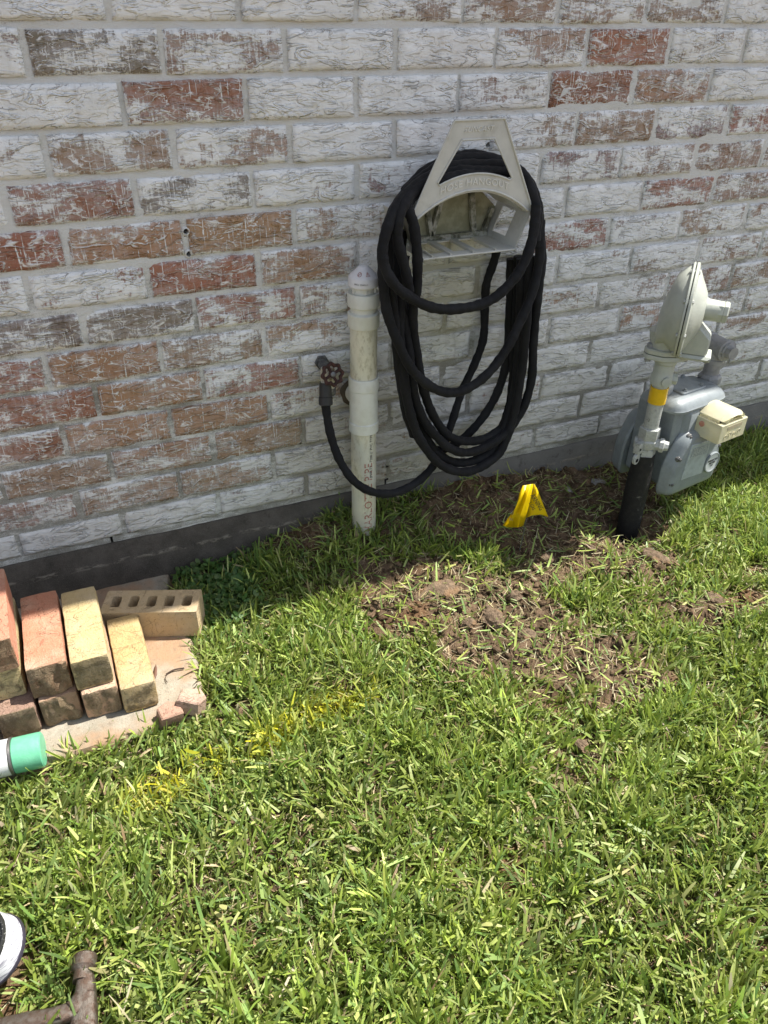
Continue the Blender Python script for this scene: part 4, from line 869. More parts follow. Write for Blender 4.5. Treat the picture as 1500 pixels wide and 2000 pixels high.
# index box: yellowed clear plastic with the register inside
def mat_index():
    t = NT('yellowed_clear_plastic'); v = t.obj(); c = t.mix(t.step(t.noise(v, 25, 3), .4, .7), (.78, .73, .50), (.84, .80, .60))
    t.put(t.b.inputs['Transmission Weight'], .38); t.put(t.b.inputs['IOR'], 1.35)
    return t.fin(c, .28, t.bump(t.noise(v, 90, 3), .0005), spec=.5)
M_INDEX = mat_index()
f_ = fr(.034, -.062, .150); OX = f_[0]; U_, W_ = f_[1], f_[3]
idx = [(-.052, -.004), (.052, -.004), (.052, .050), (.036, .060), (.0, .066), (-.036, .060), (-.052, .050)]
mb = MB(); mb.prism(round_poly([(-.052, -.006), (.052, -.006), (.052, .046), (-.052, .046)], .003, 2), (OX, U_, up, W_), [(.002, .002), (.004, 0), (.084, 0), (.086, .002)])
mb.build('index_cover', M_INDEX, gm, angle=30)
mb = MB(); dome = [(-.046, .0465), (.046, .0465)]+arc(.046, .054, -.046, .054, .020, 12); mb.prism(dome, (OX, U_, up, W_), [(-.004, .002), (.0, 0), (.072, 0), (.085, .012)]); mb.build('index_dome', M_INDEX, gm, angle=30)
mb = MB(); mb.prism(round_poly([(-.045, -.002), (.045, -.002), (.045, .056), (-.045, .056)], .004, 2), (OX, U_, up, W_), [(-.016, 0), (.0018, 0)]); mb.build('index_mount', M_GREY2, gm, smooth=False)
mb = MB(); mb.prism(rpoly(.026, .012, .002, 2, -.058, .060), (OX, U_, up, W_), [(-.014, 0), (.004, 0)]); mb.build('index_latch', M_PVCW, gm, smooth=False)
mb = MB(); mb.lathe(OX+U_*-.0515+up*.030+W_*.030, -U_, [(0, .0075), (.003, .0075), (.004, .006), (.0015, .0055)], 16); mb.build('seal_button', worn('seal_copper', (.50, .24, .16), (.60, .34, .25), .35, 90), gm)
for k in range(4):
    mb = MB(); c = OX+U_*(-.028+.018*k)+up*(.014 if k % 2 else .010)+W_*.0866; pts = [c+(U_*math.cos(a)+up*math.sin(a))*.0052 for a in np.linspace(0, 2*math.pi, 13)]; mb.tube(pts, .0005, 5); mb.build('dial_ring', plain('dial_ring_tone', (.50, .46, .32), .4), gm)
mb = MB(); mb.prism(rpoly(.058, .010, .001, 1, .002, .033), (OX, U_, up, W_), [(.0860, 0), (.0866, 0)]); mb.build('counter_window', plain('counter_tone', (.42, .36, .25), .4), gm, smooth=False)
# escutcheon rag and stone behind the riser
for nm, loc, r, sq, lab, cat, mt_ in (('stone', (1.30, -.055, -.100), .030, (1, .8, .7), 'brown lump of clay against the footing left of the gas meter', 'clod', M_CLOD), ('rock', (1.345, -.070, -.105), .022, (1.2, .8, .6), 'pale grey rubble piece between the clay lump and the gas riser', 'rock', None), ('rock', (1.235, -.075, -.102), .026, (1.3, .8, .6), 'pinkish grey stone half buried by the footing left of the gas meter', 'rock', None)):
    o = rock(nm, r, int(loc[0]*1000), mt_ or worn('pale_rubble', (.38, .36, .34), (.30, .26, .24), .9, 60, .4, .6, .002), sq); o.location = loc; tag(o, lab, cat)

# ------------------------------------------------------------------ warning flag
FX, FY = .978, -.25
fl = tag(empty('marker_flag', (FX, FY, -.1)), 'crumpled yellow gas line marker flag on a thin wire stake in the dirt', 'flag')
O_ = Vector((FX, FY, -.1)); fpnt = lambda a, b, y: ray_y(a, b, y)-O_
mb = MB(); mb.tube([fpnt(1042, 946, -.25), fpnt(1034, 985, -.252), fpnt(1024, 1035, -.252), fpnt(1016, 1070, -.25), (-.004, 0, -.04)], .0011, 6); mb.build('wire_stake', M_IRON, fl)
def flag_sheet(rows, name, mat):
    vs = [p for r_ in rows for p in r_]; n_ = len(rows[0]); fs = [(i*n_+j, i*n_+j+1, (i+1)*n_+j+1, (i+1)*n_+j) for i in range(len(rows)-1) for j in range(n_-1)]
    mb = MB(); mb.add(vs, fs); o = mb.build(name, mat, fl, angle=28); o.modifiers.new('thickness', 'SOLIDIFY').thickness = .0004; return o
def mat_flag():
    t = NT('flag_vinyl'); t.put(t.b.inputs['Base Color'], (.86, .66, .005, 1)); t.put(t.b.inputs['Roughness'], .35)
    tr = t.n('ShaderNodeBsdfTranslucent'); tr.inputs[0].default_value = (.95, .72, .01, 1); mx = t.n('ShaderNodeMixShader'); mx.inputs[0].default_value = .45
    t.l(t.b.outputs[0], mx.inputs[1]); t.l(tr.outputs[0], mx.inputs[2]); t.l(mx.outputs[0], t.out.inputs[0]); return t.m
MF = mat_flag()
# right-hand side of the sheet
R0 = [fpnt(1043, 945, -.25), fpnt(1040, 960, -.252), fpnt(1034, 985, -.254), fpnt(1029, 1008, -.255), fpnt(1027, 1012, -.256)]
R1 = [fpnt(1045, 947, -.252), fpnt(1048, 963, -.258), fpnt(1047, 986, -.262), fpnt(1041, 1004, -.264), fpnt(1038, 1007, -.264)]
R2 = [fpnt(1046, 950, -.252), fpnt(1054, 968, -.258), fpnt(1058, 988, -.262), fpnt(1058, 1003, -.262), fpnt(1056, 1005, -.262)]
R3 = [fpnt(1048, 952, -.252), fpnt(1056, 972, -.256), fpnt(1063, 990, -.258), fpnt(1070, 1007, -.256), fpnt(1071, 1010, -.256)]
flag_sheet([R0, R1, R2, R3], 'flag_sheet', MF)
# left-hand side, creased
L0 = [fpnt(1042, 945, -.2535), fpnt(1036, 975, -.257), fpnt(1029, 1005, -.259), fpnt(1022, 1027, -.258)]
L1 = [fpnt(1036, 946, -.262), fpnt(1026, 978, -.270), fpnt(1017, 1004, -.268), fpnt(1012, 1030, -.264)]
L2 = [fpnt(1030, 947, -.255), fpnt(1020, 978, -.260), fpnt(1010, 1001, -.258), fpnt(1001, 1030, -.256)]
L3 = [fpnt(1025, 948, -.262), fpnt(1015, 972, -.268), fpnt(1004, 998, -.266), fpnt(990, 1030, -.262)]
L4 = [fpnt(1021, 948, -.258), fpnt(1014, 965, -.262), fpnt(1008, 990, -.262), fpnt(982, 1026, -.260)]
flag_sheet([L0, L1, L2, L3, L4], 'flag_fold', MF)
def flag_text(body, size, a, b, y, name):
    """text whose baseline runs from spot a to spot b"""
    A_ = fpnt(*a, y[0]); B_ = fpnt(*b, y[1]); ux = (B_-A_).normalized(); nrm = (CAM-O_-A_).normalized(); vy = nrm.cross(ux).normalized(); vs, fs = text_mesh(body, size, .0001, 2, 0.0)
    c = (A_+B_)/2; mb = MB(); mb.add([c+ux*v.x+vy*v.y+nrm*(v.z+.0015) for v in vs], fs); mb.build(name, M_BLK, fl, smooth=False)
flag_text('ARNING', .0165, (1039, 966), (1058, 996), (-.262, -.263), 'printed_warning'); flag_text('L GAS', .0115, (1035, 981), (1043, 996), (-.265, -.265), 'printed_gas')
flag_text('8-1', .010, (991, 1013), (1006, 1016), (-.270, -.268), 'printed_digits'); flag_text('D', .010, (998, 1004), (1003, 1000), (-.272, -.272), 'printed_letter')

# ------------------------------------------------------------------ spray can with a green cap
CZ = .033
def zpt(px, py, z):
    d = cr*((px-750)/FPX)-cu*((py-1000)/FPX)+cf; return CAM+d*((z-CAM.z)/d.z)
A_ = zpt(85, 1463, PADZ+CZ-.004); B_ = zpt(18, 1480, PADZ+CZ-.006); ax = (B_-A_); ax.z = 0; ax.normalize()
can = tag(empty('spray_can', tuple(A_)), 'spray can with mint green cap lying on its side by the slab', 'spray can')
mb = MB(); mb.lathe((0, 0, 0), ax, [(0, .0), (.0, .0285), (.002, .0315), (.006, .0322), (.048, .0320), (.050, .030)], 40); capo = mb.build('cap', worn('mint_cap', (.13, .42, .25), (.16, .47, .29), .38, 60, .4, .7, .0004, dirt=(.10, .36, .22), dlo=.62, dhi=.75), can, angle=30)
mb = MB(); mb.lathe((0, 0, 0), ax, [(.049, .030), (.050, .0335), (.053, .0340), (.055, .0325)], 40); mb.build('rim', plain('can_rim', (.18, .17, .16), .35, .6), can)
mb = MB(); mb.lathe((0, 0, 0), ax, [(.054, .031), (.056, .0325), (.19, .0325), (.20, .030), (.20, 0)], 40); mb.build('can_body', plain('can_white', (.74, .74, .72), .3), can)
# fine print on the label facing up
nz = ax.cross(up).normalized()
mb = MB()
for i in range(16):
    for j in range(14):
        if random.random() < .18: continue
        d0 = .074+j*.0078; a = -1.1+i*.115; ln = random.uniform(.003, .0068)
        if nz.dot(CAM-A_) < 0: sgn = -1
        else: sgn = 1
        P4 = []
        for (dd_, aa) in ((d0, a), (d0+ln, a), (d0+ln, a+.045), (d0, a+.045)):
            P4.append(ax*dd_+(nz*sgn*math.sin(aa+.35)+up*math.cos(aa+.35))*.0329)
        mb.add(P4, [(0, 1, 2, 3)])
pr = mb.build('label_print', plain('label_ink', (.16, .17, .20), .6), can, smooth=False); pr['kind'] = 'stuff'

# ------------------------------------------------------------------ container at the left edge
c0 = zpt(-17, 1856, -.085); ct = tag(empty('round_container', (c0.x, c0.y, -.085)), 'round container with speckled black top and white label band at the lower left', 'container')
def mat_speck():
    t = NT('speckled_black'); v = t.obj(); c = t.mix(t.step(t.noise(v, 330, 3), .64, .70), (.02, .02, .018), (.6, .6, .55)); return t.fin(c, .5, t.bump(t.noise(v, 200, 3), .0006))
def mat_band():
    t = NT('streaky_white_label'); v = t.obj(); s = t.n('ShaderNodeSeparateXYZ'); t.l(v, s.inputs[0]); cb = t.n('ShaderNodeCombineXYZ'); t.l(s.outputs[2], cb.inputs[2])
    an = t.math('ARCTAN2', s.outputs[1], s.outputs[0]); t.l(t.math('MULTIPLY', an, .02), cb.inputs[0])
    c = t.mix(t.math('MULTIPLY', t.step(t.noise(t.sc(cb.outputs[0], .25, 1, 1), 420, 2), .50, .60), .75), (.62, .62, .64), (.14, .13, .18)); return t.fin(c, .4)
tl = Matrix.Rotation(math.radians(-27), 3, Vector((-.3, .95, 0)))      # leaning in the grass
ax2 = tl @ Vector((0, 0, 1))
mb = MB(); mb.lathe((0, 0, 0), ax2, [(-.006, .0445), (-.004, .048), (.030, .048), (.0305, .0465)], 56); mb.build('label_band', mat_band(), ct, angle=30)
mb = MB(); mb.lathe((0, 0, 0), ax2, [(.029, .0445), (.0308, .0488), (.034, .0486), (.035, .0455), (.032, .0435), (.032, .0)], 56); mb.build('top', mat_speck(), ct, angle=30)
mb = MB(); mb.lathe((0, 0, 0), ax2, [(-.010, .0445), (-.010, .0492), (-.005, .0492), (-.004, .0475)], 48); mb.build('bottom_rim', plain('rim_purple_black', (.035, .03, .045), .4), ct)

# ------------------------------------------------------------------ hammer
hz = -.117
def hp_(a, b, dz=0.0): return zpt(a, b, hz+dz)
h0 = hp_(165, 1930); hm = tag(empty('hammer', tuple(h0)), 'rusty steel hammer head lying in the grass at the lower left corner', 'hammer')
L = lambda a, b, dz=0.0: hp_(a, b, dz)-h0
M_STEEL = worn('rusty_steel', (.14, .12, .10), (.085, .055, .04), .34, 130, .38, .62, .0012, .55, dirt=(.10, .06, .04), dlo=.5, dhi=.64)
pa, pb, pc = L(167, 1866, .012), L(163, 1893, .012), L(168, 1925, .01)
mb = MB(); dv = (pb-pa); mb.lathe(pa, dv, [(0, .0), (.0, .0150), (.0025, .0170), (dv.length*.95, .0170), (dv.length*1.1, .0145), (dv.length*1.25, .0125), (dv.length*1.9, .0125)], 28); mb.build('striking_face', M_STEEL, hm, angle=30)
def slab_path(P, wds, hts, name, m=M_STEEL):
    rs = []
    for i, p in enumerate(P):
        dd = (P[min(i+1, len(P)-1)]-P[max(0, i-1)]).normalized(); sd = dd.cross(up).normalized(); u2 = sd.cross(dd).normalized(); ring_ = []
        for k in range(16):
            a = 2*math.pi*k/16; ca, sa = math.cos(a), math.sin(a); e = .6
            ring_.append(p+sd*(wds[i]*math.copysign(abs(ca)**e, ca))+u2*(hts[i]*math.copysign(abs(sa)**e, sa)))
        rs.append(ring_)
    mb = MB(); mb.rings(rs); return mb.build(name, m, hm, angle=45)
slab_path([L(168, 1908, .010), L(168, 1930, .008), L(166, 1965, .006), L(164, 2010, .004), L(162, 2060, .002)], [.0115, .0135, .0165, .0185, .018], [.012, .013, .014, .014, .013], 'cheek')
C = [Vector(p) for p in catmull([L(166, 1945, .008), L(145, 1972, .010), L(110, 1986, .012), L(60, 1994, .010), L(10, 2003, .004), L(-60, 2020, -.006)], 5)]
slab_path(C, [.0135-.004*i/len(C) for i in range(len(C))], [.012-.006*i/len(C) for i in range(len(C))], 'claw')

# ------------------------------------------------------------------ grass
def blades(n, xr, yr, seed, kind):
    """arrays of base points kept by the density of the lawn"""
    r = np.random.default_rng(seed); x = r.uniform(*xr, n); y = r.uniform(*yr, n)
    y = yr[0]+(yr[1]-yr[0])*((y-yr[0])/(yr[1]-yr[0]))
    d = dirtmask(x, y); cl = fbm(x*12, y*12, 41, 3)
    thin = np.zeros_like(x)
    for (cx, cy, rx, ry) in ((.86, -.72, .20, .09), (1.05, -.56, .16, .07), (.74, -.86, .10, .06), (1.25, -.52, .16, .06), (.55, -.42, .10, .05), (.50, -.98, .10, .05)):
        thin = np.maximum(thin, np.clip(1.5-((x-cx)/rx)**2-((y-cy)/ry)**2, 0, 1)*(.3+1.1*fbm(x*13, y*13, 71, 2)))
    keep = r.random(n) < np.clip(1-.62*thin, .2, 1)*np.clip(.30+1.5*fbm(x*10, y*10, 73, 3), .35, 1)
    d = np.maximum(d, .45*np.clip(thin, 0, 1)); keep &= r.random(n) < np.clip(1.15-1.75*dirtmask(x, y), .0, 1)*np.clip(.55+.9*cl, .2, 1)
    keep &= ~((x < PADX1+.004*np.sin(y*90)-.03*np.clip((-y-.38)/.1, 0, 1)) & (x > -.75) & (y > -.474+.004*np.sin(x*80)) & (y < .01))
    keep &= ((x-RX)**2+(y-RY)**2 > .040**2) & ((x-PX)**2+(y-PY)**2 > .031**2) & (y < -.008)
    ca = np.array([A_.x, A_.y])+.0; t_ = (x-A_.x)*ax.x+(y-A_.y)*ax.y; pd = np.abs((x-A_.x)*(-ax.y)+(y-A_.y)*ax.x); keep &= ~((t_ > -.004) & (t_ < .21) & (pd < .022))
    keep &= ((x-c0.x)**2+(y-c0.y)**2 > .047**2)
    hx = np.array([[h0.x, h0.y]]); P_ = np.stack([x, y], -1)
    for (a, b) in ((pa+h0, L(163, 2010)+h0), (L(160, 1960)+h0, L(60, 1994)+h0), (L(60, 1994)+h0, L(-60, 2015)+h0)):
        a2 = np.array([a.x, a.y]); b2 = np.array([b.x, b.y]); ab = b2-a2; tt = np.clip(((P_-a2)@ab)/(ab@ab), 0, 1); dist = np.linalg.norm(P_-(a2+tt[:, None]*ab), axis=1); keep &= dist > .017
    return x[keep], y[keep], d[keep]
PAL = np.array([(.21, .285, .045), (.27, .335, .06), (.16, .24, .042), (.32, .375, .10), (.24, .315, .075), (.11, .185, .045), (.37, .42, .13), (.19, .275, .085)])
DRY = np.array([(.42, .34, .19), (.34, .27, .15), (.50, .43, .27), (.28, .19, .11)])
def grass_mesh(name, x, y, z, L_, W_, az, lean, curl, twist, tint, mat, taper=(1, 1, .85, .42), label=None, seed=0):
    n = len(x); r = np.random.default_rng(seed); ts = np.array([0, .35, .72, 1.0]); co = np.zeros((n, 8, 3))
    dx, dy = np.cos(az), np.sin(az); sx, sy = -np.sin(az+twist), np.cos(az+twist)
    for k, t_ in enumerate(ts):
        an = lean+curl*t_*t_; h = L_*t_*np.cos(lean+curl*t_*.5); f = L_*t_*np.sin(lean+curl*t_*.5)
        px, py, pz = x+dx*f, y+dy*f, z+np.maximum(h, .0005)
        wv = W_*taper[k]*.5; tz = np.sin(twist)*.5*wv*(1 if k else 0)
        co[:, 2*k] = np.stack([px-sx*wv, py-sy*wv, pz-tz], -1); co[:, 2*k+1] = np.stack([px+sx*wv, py+sy*wv, pz+tz], -1)
    b = (np.arange(n)*8)[:, None]; q = np.concatenate([b+np.array([0, 1, 3, 2]), b+np.array([2, 3, 5, 4]), b+np.array([4, 5, 7, 6])], 1).reshape(-1, 4)
    me = np_mesh(name, co.reshape(-1, 3), q); a = me.color_attributes.new('tint', 'FLOAT_COLOR', 'POINT')
    cc = np.ones((n, 8, 4), np.float32); cc[:, :, :3] = tint[:, None, :]; a.data.foreach_set('color', cc.ravel())
    me.polygons.foreach_set('use_smooth', np.ones(len(me.polygons), bool)); o = link_mesh(name, me, mat); tag(o, label, 'grass', kind='stuff'); return o
M_GR = mat_blade('grass_leaf'); M_DR = mat_blade('dry_grass', None, .15)
XR, YR = (-.75, 2.9), (-1.62, -.005)
def visible(x, y, m=.30):
    """drop blades far outside the view: keeps the mesh light (a wide margin stays)"""
    v = np.stack([x-CAM.x, y-CAM.y, np.full_like(x, -.1-CAM.z)], -1); f = v@np.array(cf); a = v@np.array(cr)/f; b = v@np.array(cu)/f
    return (f > .1) & (abs(a) < .493+m) & (b > -.657-m)
def tints(r, n, pal, jit=.18):
    c = pal[r.integers(0, len(pal), n)]; return np.clip(c*(1+jit*r.normal(size=(n, 1)))*(1+.05*r.normal(size=(n, 3))), .01, .9)
YS = [(-.018, -.623, .045), (.035, -.612, .03), (.096, -.599, .035), (.14, -.592, .03), (.187, -.586, .035), (.235, -.575, .03), (.286, -.56, .04), (.35, -.55, .035), (.413, -.54, .035)]
def paint(x, y, r):
    p = np.zeros_like(x)
    for cx, cy, rr in YS: p = np.maximum(p, np.clip(1.2-((x-cx)**2/(rr*1.35)**2+(y-cy)**2/(rr*.95)**2), 0, 1))
    return (r.random(len(x)) < p*.9*sst(.2, .5, fbm(x*30, y*30, 77, 2)))
def tufts(n, per, seed, Lm, name, label, spread=.007, dens=1.0):
    """rooted crowns: the blades of one crown share a base, a length and a shade of green"""
    r = np.random.default_rng(seed); x, y, d = blades(n, XR, YR, seed, 0); k = visible(x, y); x, y, d = x[k], y[k], d[k]; m = len(x)
    c = r.integers(max(3, per-3), per+4, m); idx = np.repeat(np.arange(m), c); M_ = len(idx)
    big = sst(.30, .70, fbm(x*9, y*9, 91, 3)); Lt = Lm*(.55+.75*big)*r.uniform(.75, 1.3, m)*(1-.3*d); tone = (1+.26*r.normal(size=m))*(.55+.60*big)
    lean_az = 6.28*2*fbm(x*4, y*4, 96, 2); az = r.uniform(0, 6.28, M_); base = PAL[r.integers(0, len(PAL), m)]
    L_ = np.clip(Lt[idx]*r.uniform(.5, 1.25, M_), .008, .10); lean = np.clip(np.abs(r.normal(.55, .38, M_)), .03, 1.45); W_ = np.clip(r.normal(.0046, .0012, M_), .0018, .0080)
    bx = x[idx]+r.normal(0, spread, M_)*.6+np.cos(az)*.002; by = y[idx]+r.normal(0, spread, M_)*.6+np.sin(az)*.002
    bx += np.cos(lean_az[idx])*L_*.15; t_ = base[idx]*tone[idx][:, None]*(1+.12*r.normal(size=(M_, 1))); t_ = np.clip(t_, .02, .8)
    dr = r.random(M_) < .04+.2*d[idx]; t_[dr] = tints(r, int(dr.sum()), DRY)
    ok = ~((bx < PADX1-.004) & (by > -.468)) & ((bx-PX)**2+(by-PY)**2 > .031**2) & (by < -.006); bx, by, L_, W_, az, lean, t_ = bx[ok], by[ok], L_[ok], W_[ok], az[ok], lean[ok], t_[ok]
    yellow(bx, by, t_, r)
    return grass_mesh(name, bx, by, gh(bx, by)-.002, L_, W_, az, lean, r.normal(.45, .35, len(bx)), r.normal(0, .6, len(bx)), t_, M_GR, taper=(.8, 1, .85, .30), label=label, seed=seed)
def yellow(x, y, t_, r):
    p = np.zeros_like(x)
    for cx, cy, rr in YS: p = np.maximum(p, np.clip(1.25-((x-cx)**2/(rr*1.5)**2+(y-cy)**2/(rr*1.1)**2), 0, 1))
    a = p*sst(.25, .55, fbm(x*26, y*26, 77, 2))*np.clip(r.normal(.36, .34, len(x)), 0, .9); t_[:] = t_*(1-a[:, None])+np.array([.72, .64, .02])*a[:, None]
def lawn(n, seed, Lm, Ls, Wm, Ws, lean_m, lean_s, name, label, pal=PAL, zoff=0.0, dryp=.03, mat=None, only=None, thin=1.0):
    r = np.random.default_rng(seed); x, y, d = blades(n, XR, YR, seed, 0); k = visible(x, y); x, y, d = x[k], y[k], d[k]
    if only is not None: k = only(x, y, r, d); x, y, d = x[k], y[k], d[k]
    m = len(x); clump = fbm(x*7, y*7, 90, 2); az = r.uniform(0, 2*math.pi, m); az = np.where(r.random(m) < .55, 6.28*fbm(x*5, y*5, 95, 2)*2+.7*r.normal(size=m), az)
    L_ = np.clip(r.normal(Lm, Ls, m)*(.75+.5*clump)*(1-.35*d), .008, .11); W_ = np.clip(r.normal(Wm, Ws, m), .0012, .008)
    shade = (y > -.2) & (x > .2); L_ = np.where(shade, L_*1.05, L_); W_ = np.where(shade, W_*.8, W_)
    lean = np.clip(r.normal(lean_m, lean_s, m), .02, 1.5); curl = r.normal(.35, .4, m)
    t_ = tints(r, m, pal); dr = r.random(m) < dryp+.25*d; t_[dr] = tints(r, int(dr.sum()), DRY)
    yellow(x, y, t_, r)
    z = gh(x, y)-.002+zoff*r.random(m)
    return grass_mesh(name, x, y, z, L_, W_, az, lean, curl, r.normal(0, .8, m), t_, mat or M_GR, label=label, seed=seed)
tufts(30000, 7, 51, .041, 'lawn_crowns', 'rooted tufts of the lawn with arching green blades')
lawn(80000, 1, .030, .010, .0038, .0012, .65, .35, 'lawn_turf', 'short dense mown green lawn turf', zoff=.014)
lawn(26000, 2, .022, .010, .0044, .0014, 1.15, .28, 'lawn_clippings', 'flat lying cut leaf pieces on top of the lawn', zoff=.030, dryp=.06, pal=np.array([(.30, .36, .11), (.24, .31, .07), (.40, .44, .17), (.18, .25, .06)]))
lawn(9000, 3, .056, .014, .0040, .001, .42, .25, 'tall_grass', 'taller upright blades rising out of the lawn', zoff=.004)
lawn(60000, 4, .020, .008, .0014, .0005, 1.2, .35, 'thatch', 'dead tan thatch and runners between the green blades', pal=DRY, zoff=.012, dryp=1.0, mat=M_DR)
# loose litter of dry and green bits over the dug-up soil
def litter(n, seed, name, label, pal, Lm, Wm, zo_, lean_m=1.35):
    r = np.random.default_rng(seed); x = r.uniform(.3, 2.1, n); y = r.uniform(-1.1, -.01, n); d = dirtmask(x, y)
    k = (r.random(n) < np.clip(d*1.1, 0, 1)) & ((x-RX)**2+(y-RY)**2 > .045**2) & ((x-PX)**2+(y-PY)**2 > .034**2); x, y = x[k], y[k]; m = len(x)
    return grass_mesh(name, x, y, gh(x, y)+zo_*r.random(m), np.clip(r.normal(Lm, Lm*.45, m), .006, .08), np.clip(r.normal(Wm, Wm*.4, m), .0006, .006), r.uniform(0, 6.28, m), np.clip(r.normal(lean_m, .25, m), .3, 1.55), r.normal(.1, .5, m), r.normal(0, .9, m), tints(r, m, pal), M_DR, label=label, seed=seed)
litter(18000, 11, 'dry_litter', 'dry straw and root bits strewn over the dug soil', DRY, .022, .0013, .012)
litter(7000, 12, 'green_litter', 'torn green blades strewn over the dug soil', PAL, .030, .0034, .014, 1.2)
# small round-leaved ground cover in the shade right of the slab
r = np.random.default_rng(21); n = 1500; x = r.normal(.22, .055, n); y = -np.abs(r.normal(.10, .055, n))-.01; k = (x > PADX1+.008) & (y > -.24); x, y = x[k], y[k]; n = len(x)
z = gh(x, y)+.006+.028*r.random(n); vs = np.zeros((n, 7, 3)); rad = r.uniform(.004, .008, n); tx, ty = r.normal(0, .4, n), r.normal(0, .4, n)
for j in range(6):
    a = j*math.pi/3; ux = rad*math.cos(a); uy = rad*math.sin(a); vs[:, j] = np.stack([x+ux, y+uy, z+ux*tx+uy*ty], -1)
vs[:, 6] = np.stack([x, y, z-.0012], -1); b = (np.arange(n)*7)[:, None]; q = np.concatenate([b+np.array([j, (j+1) % 6, 6]) for j in range(6)], 1).reshape(-1, 3)
me = np_mesh('clover', vs.reshape(-1, 3), q); a = me.color_attributes.new('tint', 'FLOAT_COLOR', 'POINT'); cc = np.ones((n, 7, 4), np.float32); cc[:, :, :3] = tints(r, n, np.array([(.05, .12, .03), (.07, .15, .04), (.09, .16, .05)]))[:, None]; a.data.foreach_set('color', cc.ravel())
tag(link_mesh('clover', me, M_GR), 'low round leaved weeds in the shade right of the slab', 'weeds', kind='stuff')

# ------------------------------------------------------------------ soil crumbs and clods
r = np.random.default_rng(31); n = 26000; x = r.uniform(.35, 2.0, n); y = r.uniform(-1.0, -.01, n); d = dirtmask(x, y); k = r.random(n) < d*.5
k &= ((x-RX)**2+(y-RY)**2 > .04**2); x, y = x[k], y[k]; n = len(x); rad = np.clip(r.lognormal(-5.75, .58, n), .0012, .011); z = gh(x, y)+rad*.3
oct_ = np.array([(1, 0, 0), (0, 1, 0), (-1, 0, 0), (0, -1, 0), (0, 0, 1), (0, 0, -1), (.75, .75, .25), (-.7, .7, -.2), (-.7, -.75, .3), (.7, -.7, -.2)])
from itertools import combinations
bm = bmesh.new(); [bm.verts.new(v) for v in oct_]; hull = bmesh.ops.convex_hull(bm, input=bm.verts); bm.verts.index_update(); tri = np.array([[v.index for v in f.verts] for f in bm.faces if len(f.verts) == 3]); bm.free()
vs = oct_[None]*rad[:, None, None]*r.uniform(.65, 1.25, (n, 10, 1))*np.array([1, 1, .75]); ro = r.uniform(0, 6.28, n); c_, s_ = np.cos(ro)[:, None], np.sin(ro)[:, None]
vx = vs[:, :, 0]*c_-vs[:, :, 1]*s_; vy = vs[:, :, 0]*s_+vs[:, :, 1]*c_; co_ = np.stack([vx+x[:, None], vy+y[:, None], vs[:, :, 2]+z[:, None]], -1)
me = np_mesh('soil_crumbs', co_.reshape(-1, 3), ((np.arange(n)*10)[:, None, None]+tri[None]).reshape(-1, 3)); tag(link_mesh('soil_crumbs', me, M_SOIL), 'brown crumbs of dug soil between the grass', 'soil', kind='stuff')
n = 70; x = r.uniform(.45, 1.75, n*14); y = r.uniform(-.95, -.02, n*14); d = dirtmask(x, y); k = np.where(r.random(len(x)) < np.clip(d-.35, 0, 1))[0][:n]; x, y = x[k], y[k]
bm = bmesh.new(); bmesh.ops.create_icosphere(bm, subdivisions=3, radius=1); bm.verts.index_update(); sv = np.array([v.co[:] for v in bm.verts]); st = np.array([[v.index for v in f.verts] for f in bm.faces]); bm.free()
allv = []
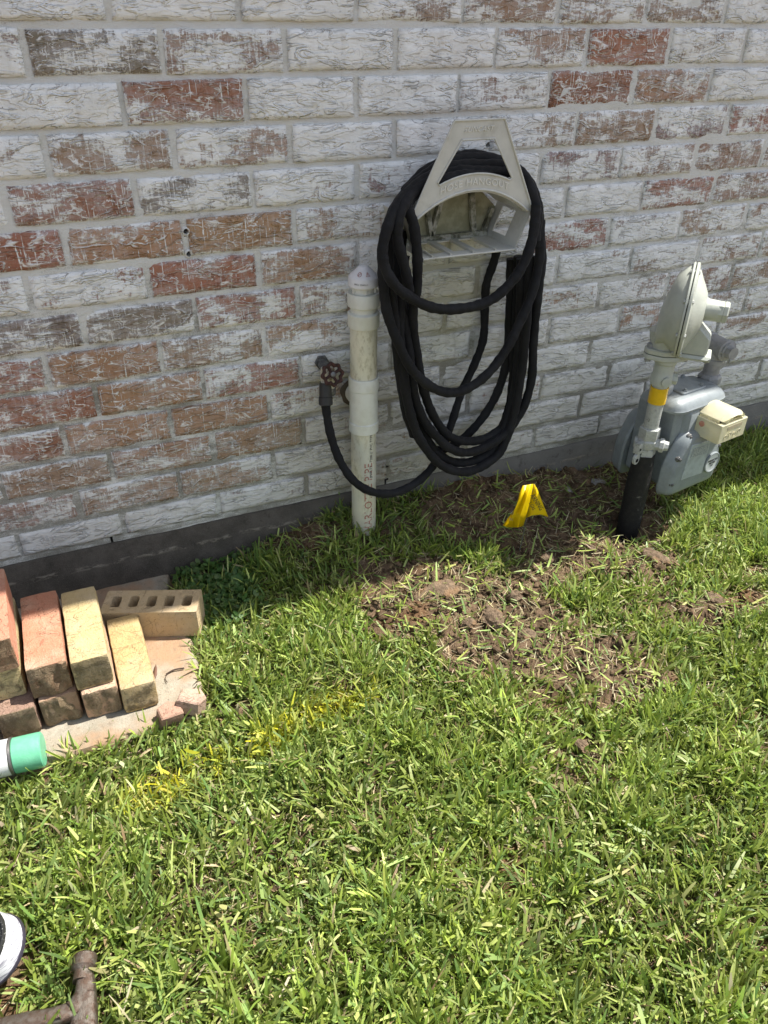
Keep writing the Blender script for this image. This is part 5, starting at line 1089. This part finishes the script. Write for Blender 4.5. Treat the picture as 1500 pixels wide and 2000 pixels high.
for i in range(len(x)):
    o1 = r.uniform(0, 50, 2); nn = fbm(sv[:, 0]*1.5+o1[0]+sv[:, 2], sv[:, 1]*1.5+o1[1]-sv[:, 2]*.8, i, 3)-.5; n3 = fbm(sv[:, 0]*5+o1[1]+3*sv[:, 2], sv[:, 1]*5+o1[0], i+3, 2)-.5
    ra = float(np.clip(r.lognormal(-4.75, .40), .004, .018)); v_ = sv*(1+1.1*nn+.5*n3)[:, None]*ra*np.array([1, r.uniform(.6, 1), r.uniform(.5, .85)]); an = r.uniform(0, 6.28)
    vv_ = v_.copy(); vv_[:, 0] = v_[:, 0]*math.cos(an)-v_[:, 1]*math.sin(an); vv_[:, 1] = v_[:, 0]*math.sin(an)+v_[:, 1]*math.cos(an)
    allv.append(vv_+np.array([x[i], y[i], float(gh(x[i:i+1], y[i:i+1])[0])+ra*.25]))
me = np_mesh('soil_lumps', np.concatenate(allv), (np.arange(len(x))[:, None, None]*len(sv)+st[None]).reshape(-1, 3)); me.polygons.foreach_set('use_smooth', [True]*len(me.polygons)); tag(link_mesh('soil_lumps', me, M_SOIL), 'rounded lumps of dug soil scattered in the bare patch', 'soil', kind='stuff')
CL = [((860, 1150), .030, (1.7, 1.1, .45), 'flat tan soil clod near the middle of the dug patch'), ((960, 1200), .026, (1.3, .9, .6), 'large crumbly soil clod at the lower edge of the dug patch'), ((1005, 1160), .018, (1, .9, .8), 'rounded soil clod right of the large crumbly clod'),
      ((1070, 1085), .018, (1, 1, .7), 'light brown soil clod below the yellow flag'), ((1280, 1085), .026, (1.5, .8, .6), 'long soil clod in the sun below the gas riser'), ((1135, 1450), .016, (.8, 1.3, .6), 'lone grey brown clod lying in the grass below the dug patch'),
      ((1400, 1165), .024, (1.6, .8, .4), 'orange brown soil mound at the right of the lawn'), ((700, 1100), .016, (1.4, .9, .5), 'small soil clod at the shadow edge right of the standpipe'), ((560, 1418), .0075, (1, .9, .8), 'tiny brown pebble among the yellow painted blades'),
      ((1030, 1240), .017, (1.1, .9, .7), 'dark soil clod at the bottom right of the dug patch'), ((915, 1215), .014, (1.2, .9, .6), 'small reddish clod left of the large crumbly clod'), ((1150, 1070), .014, (1.5, .8, .5), 'narrow soil clod between flag and gas riser')]
for i, (pxy, rr, sq, lab) in enumerate(CL):
    p = zpt(*pxy, -.112); o = rock('soil_clod', rr, 100+i*7, M_CLOD, sq, 4, .45); zz = float(gh(np.array([p.x]), np.array([p.y]))[0]); o.location = (p.x, p.y, max(zz, -.125)+rr*sq[2]*.35); o.rotation_euler[2] = i*1.3; tag(o, lab, 'clod', 'clods in the dug soil')
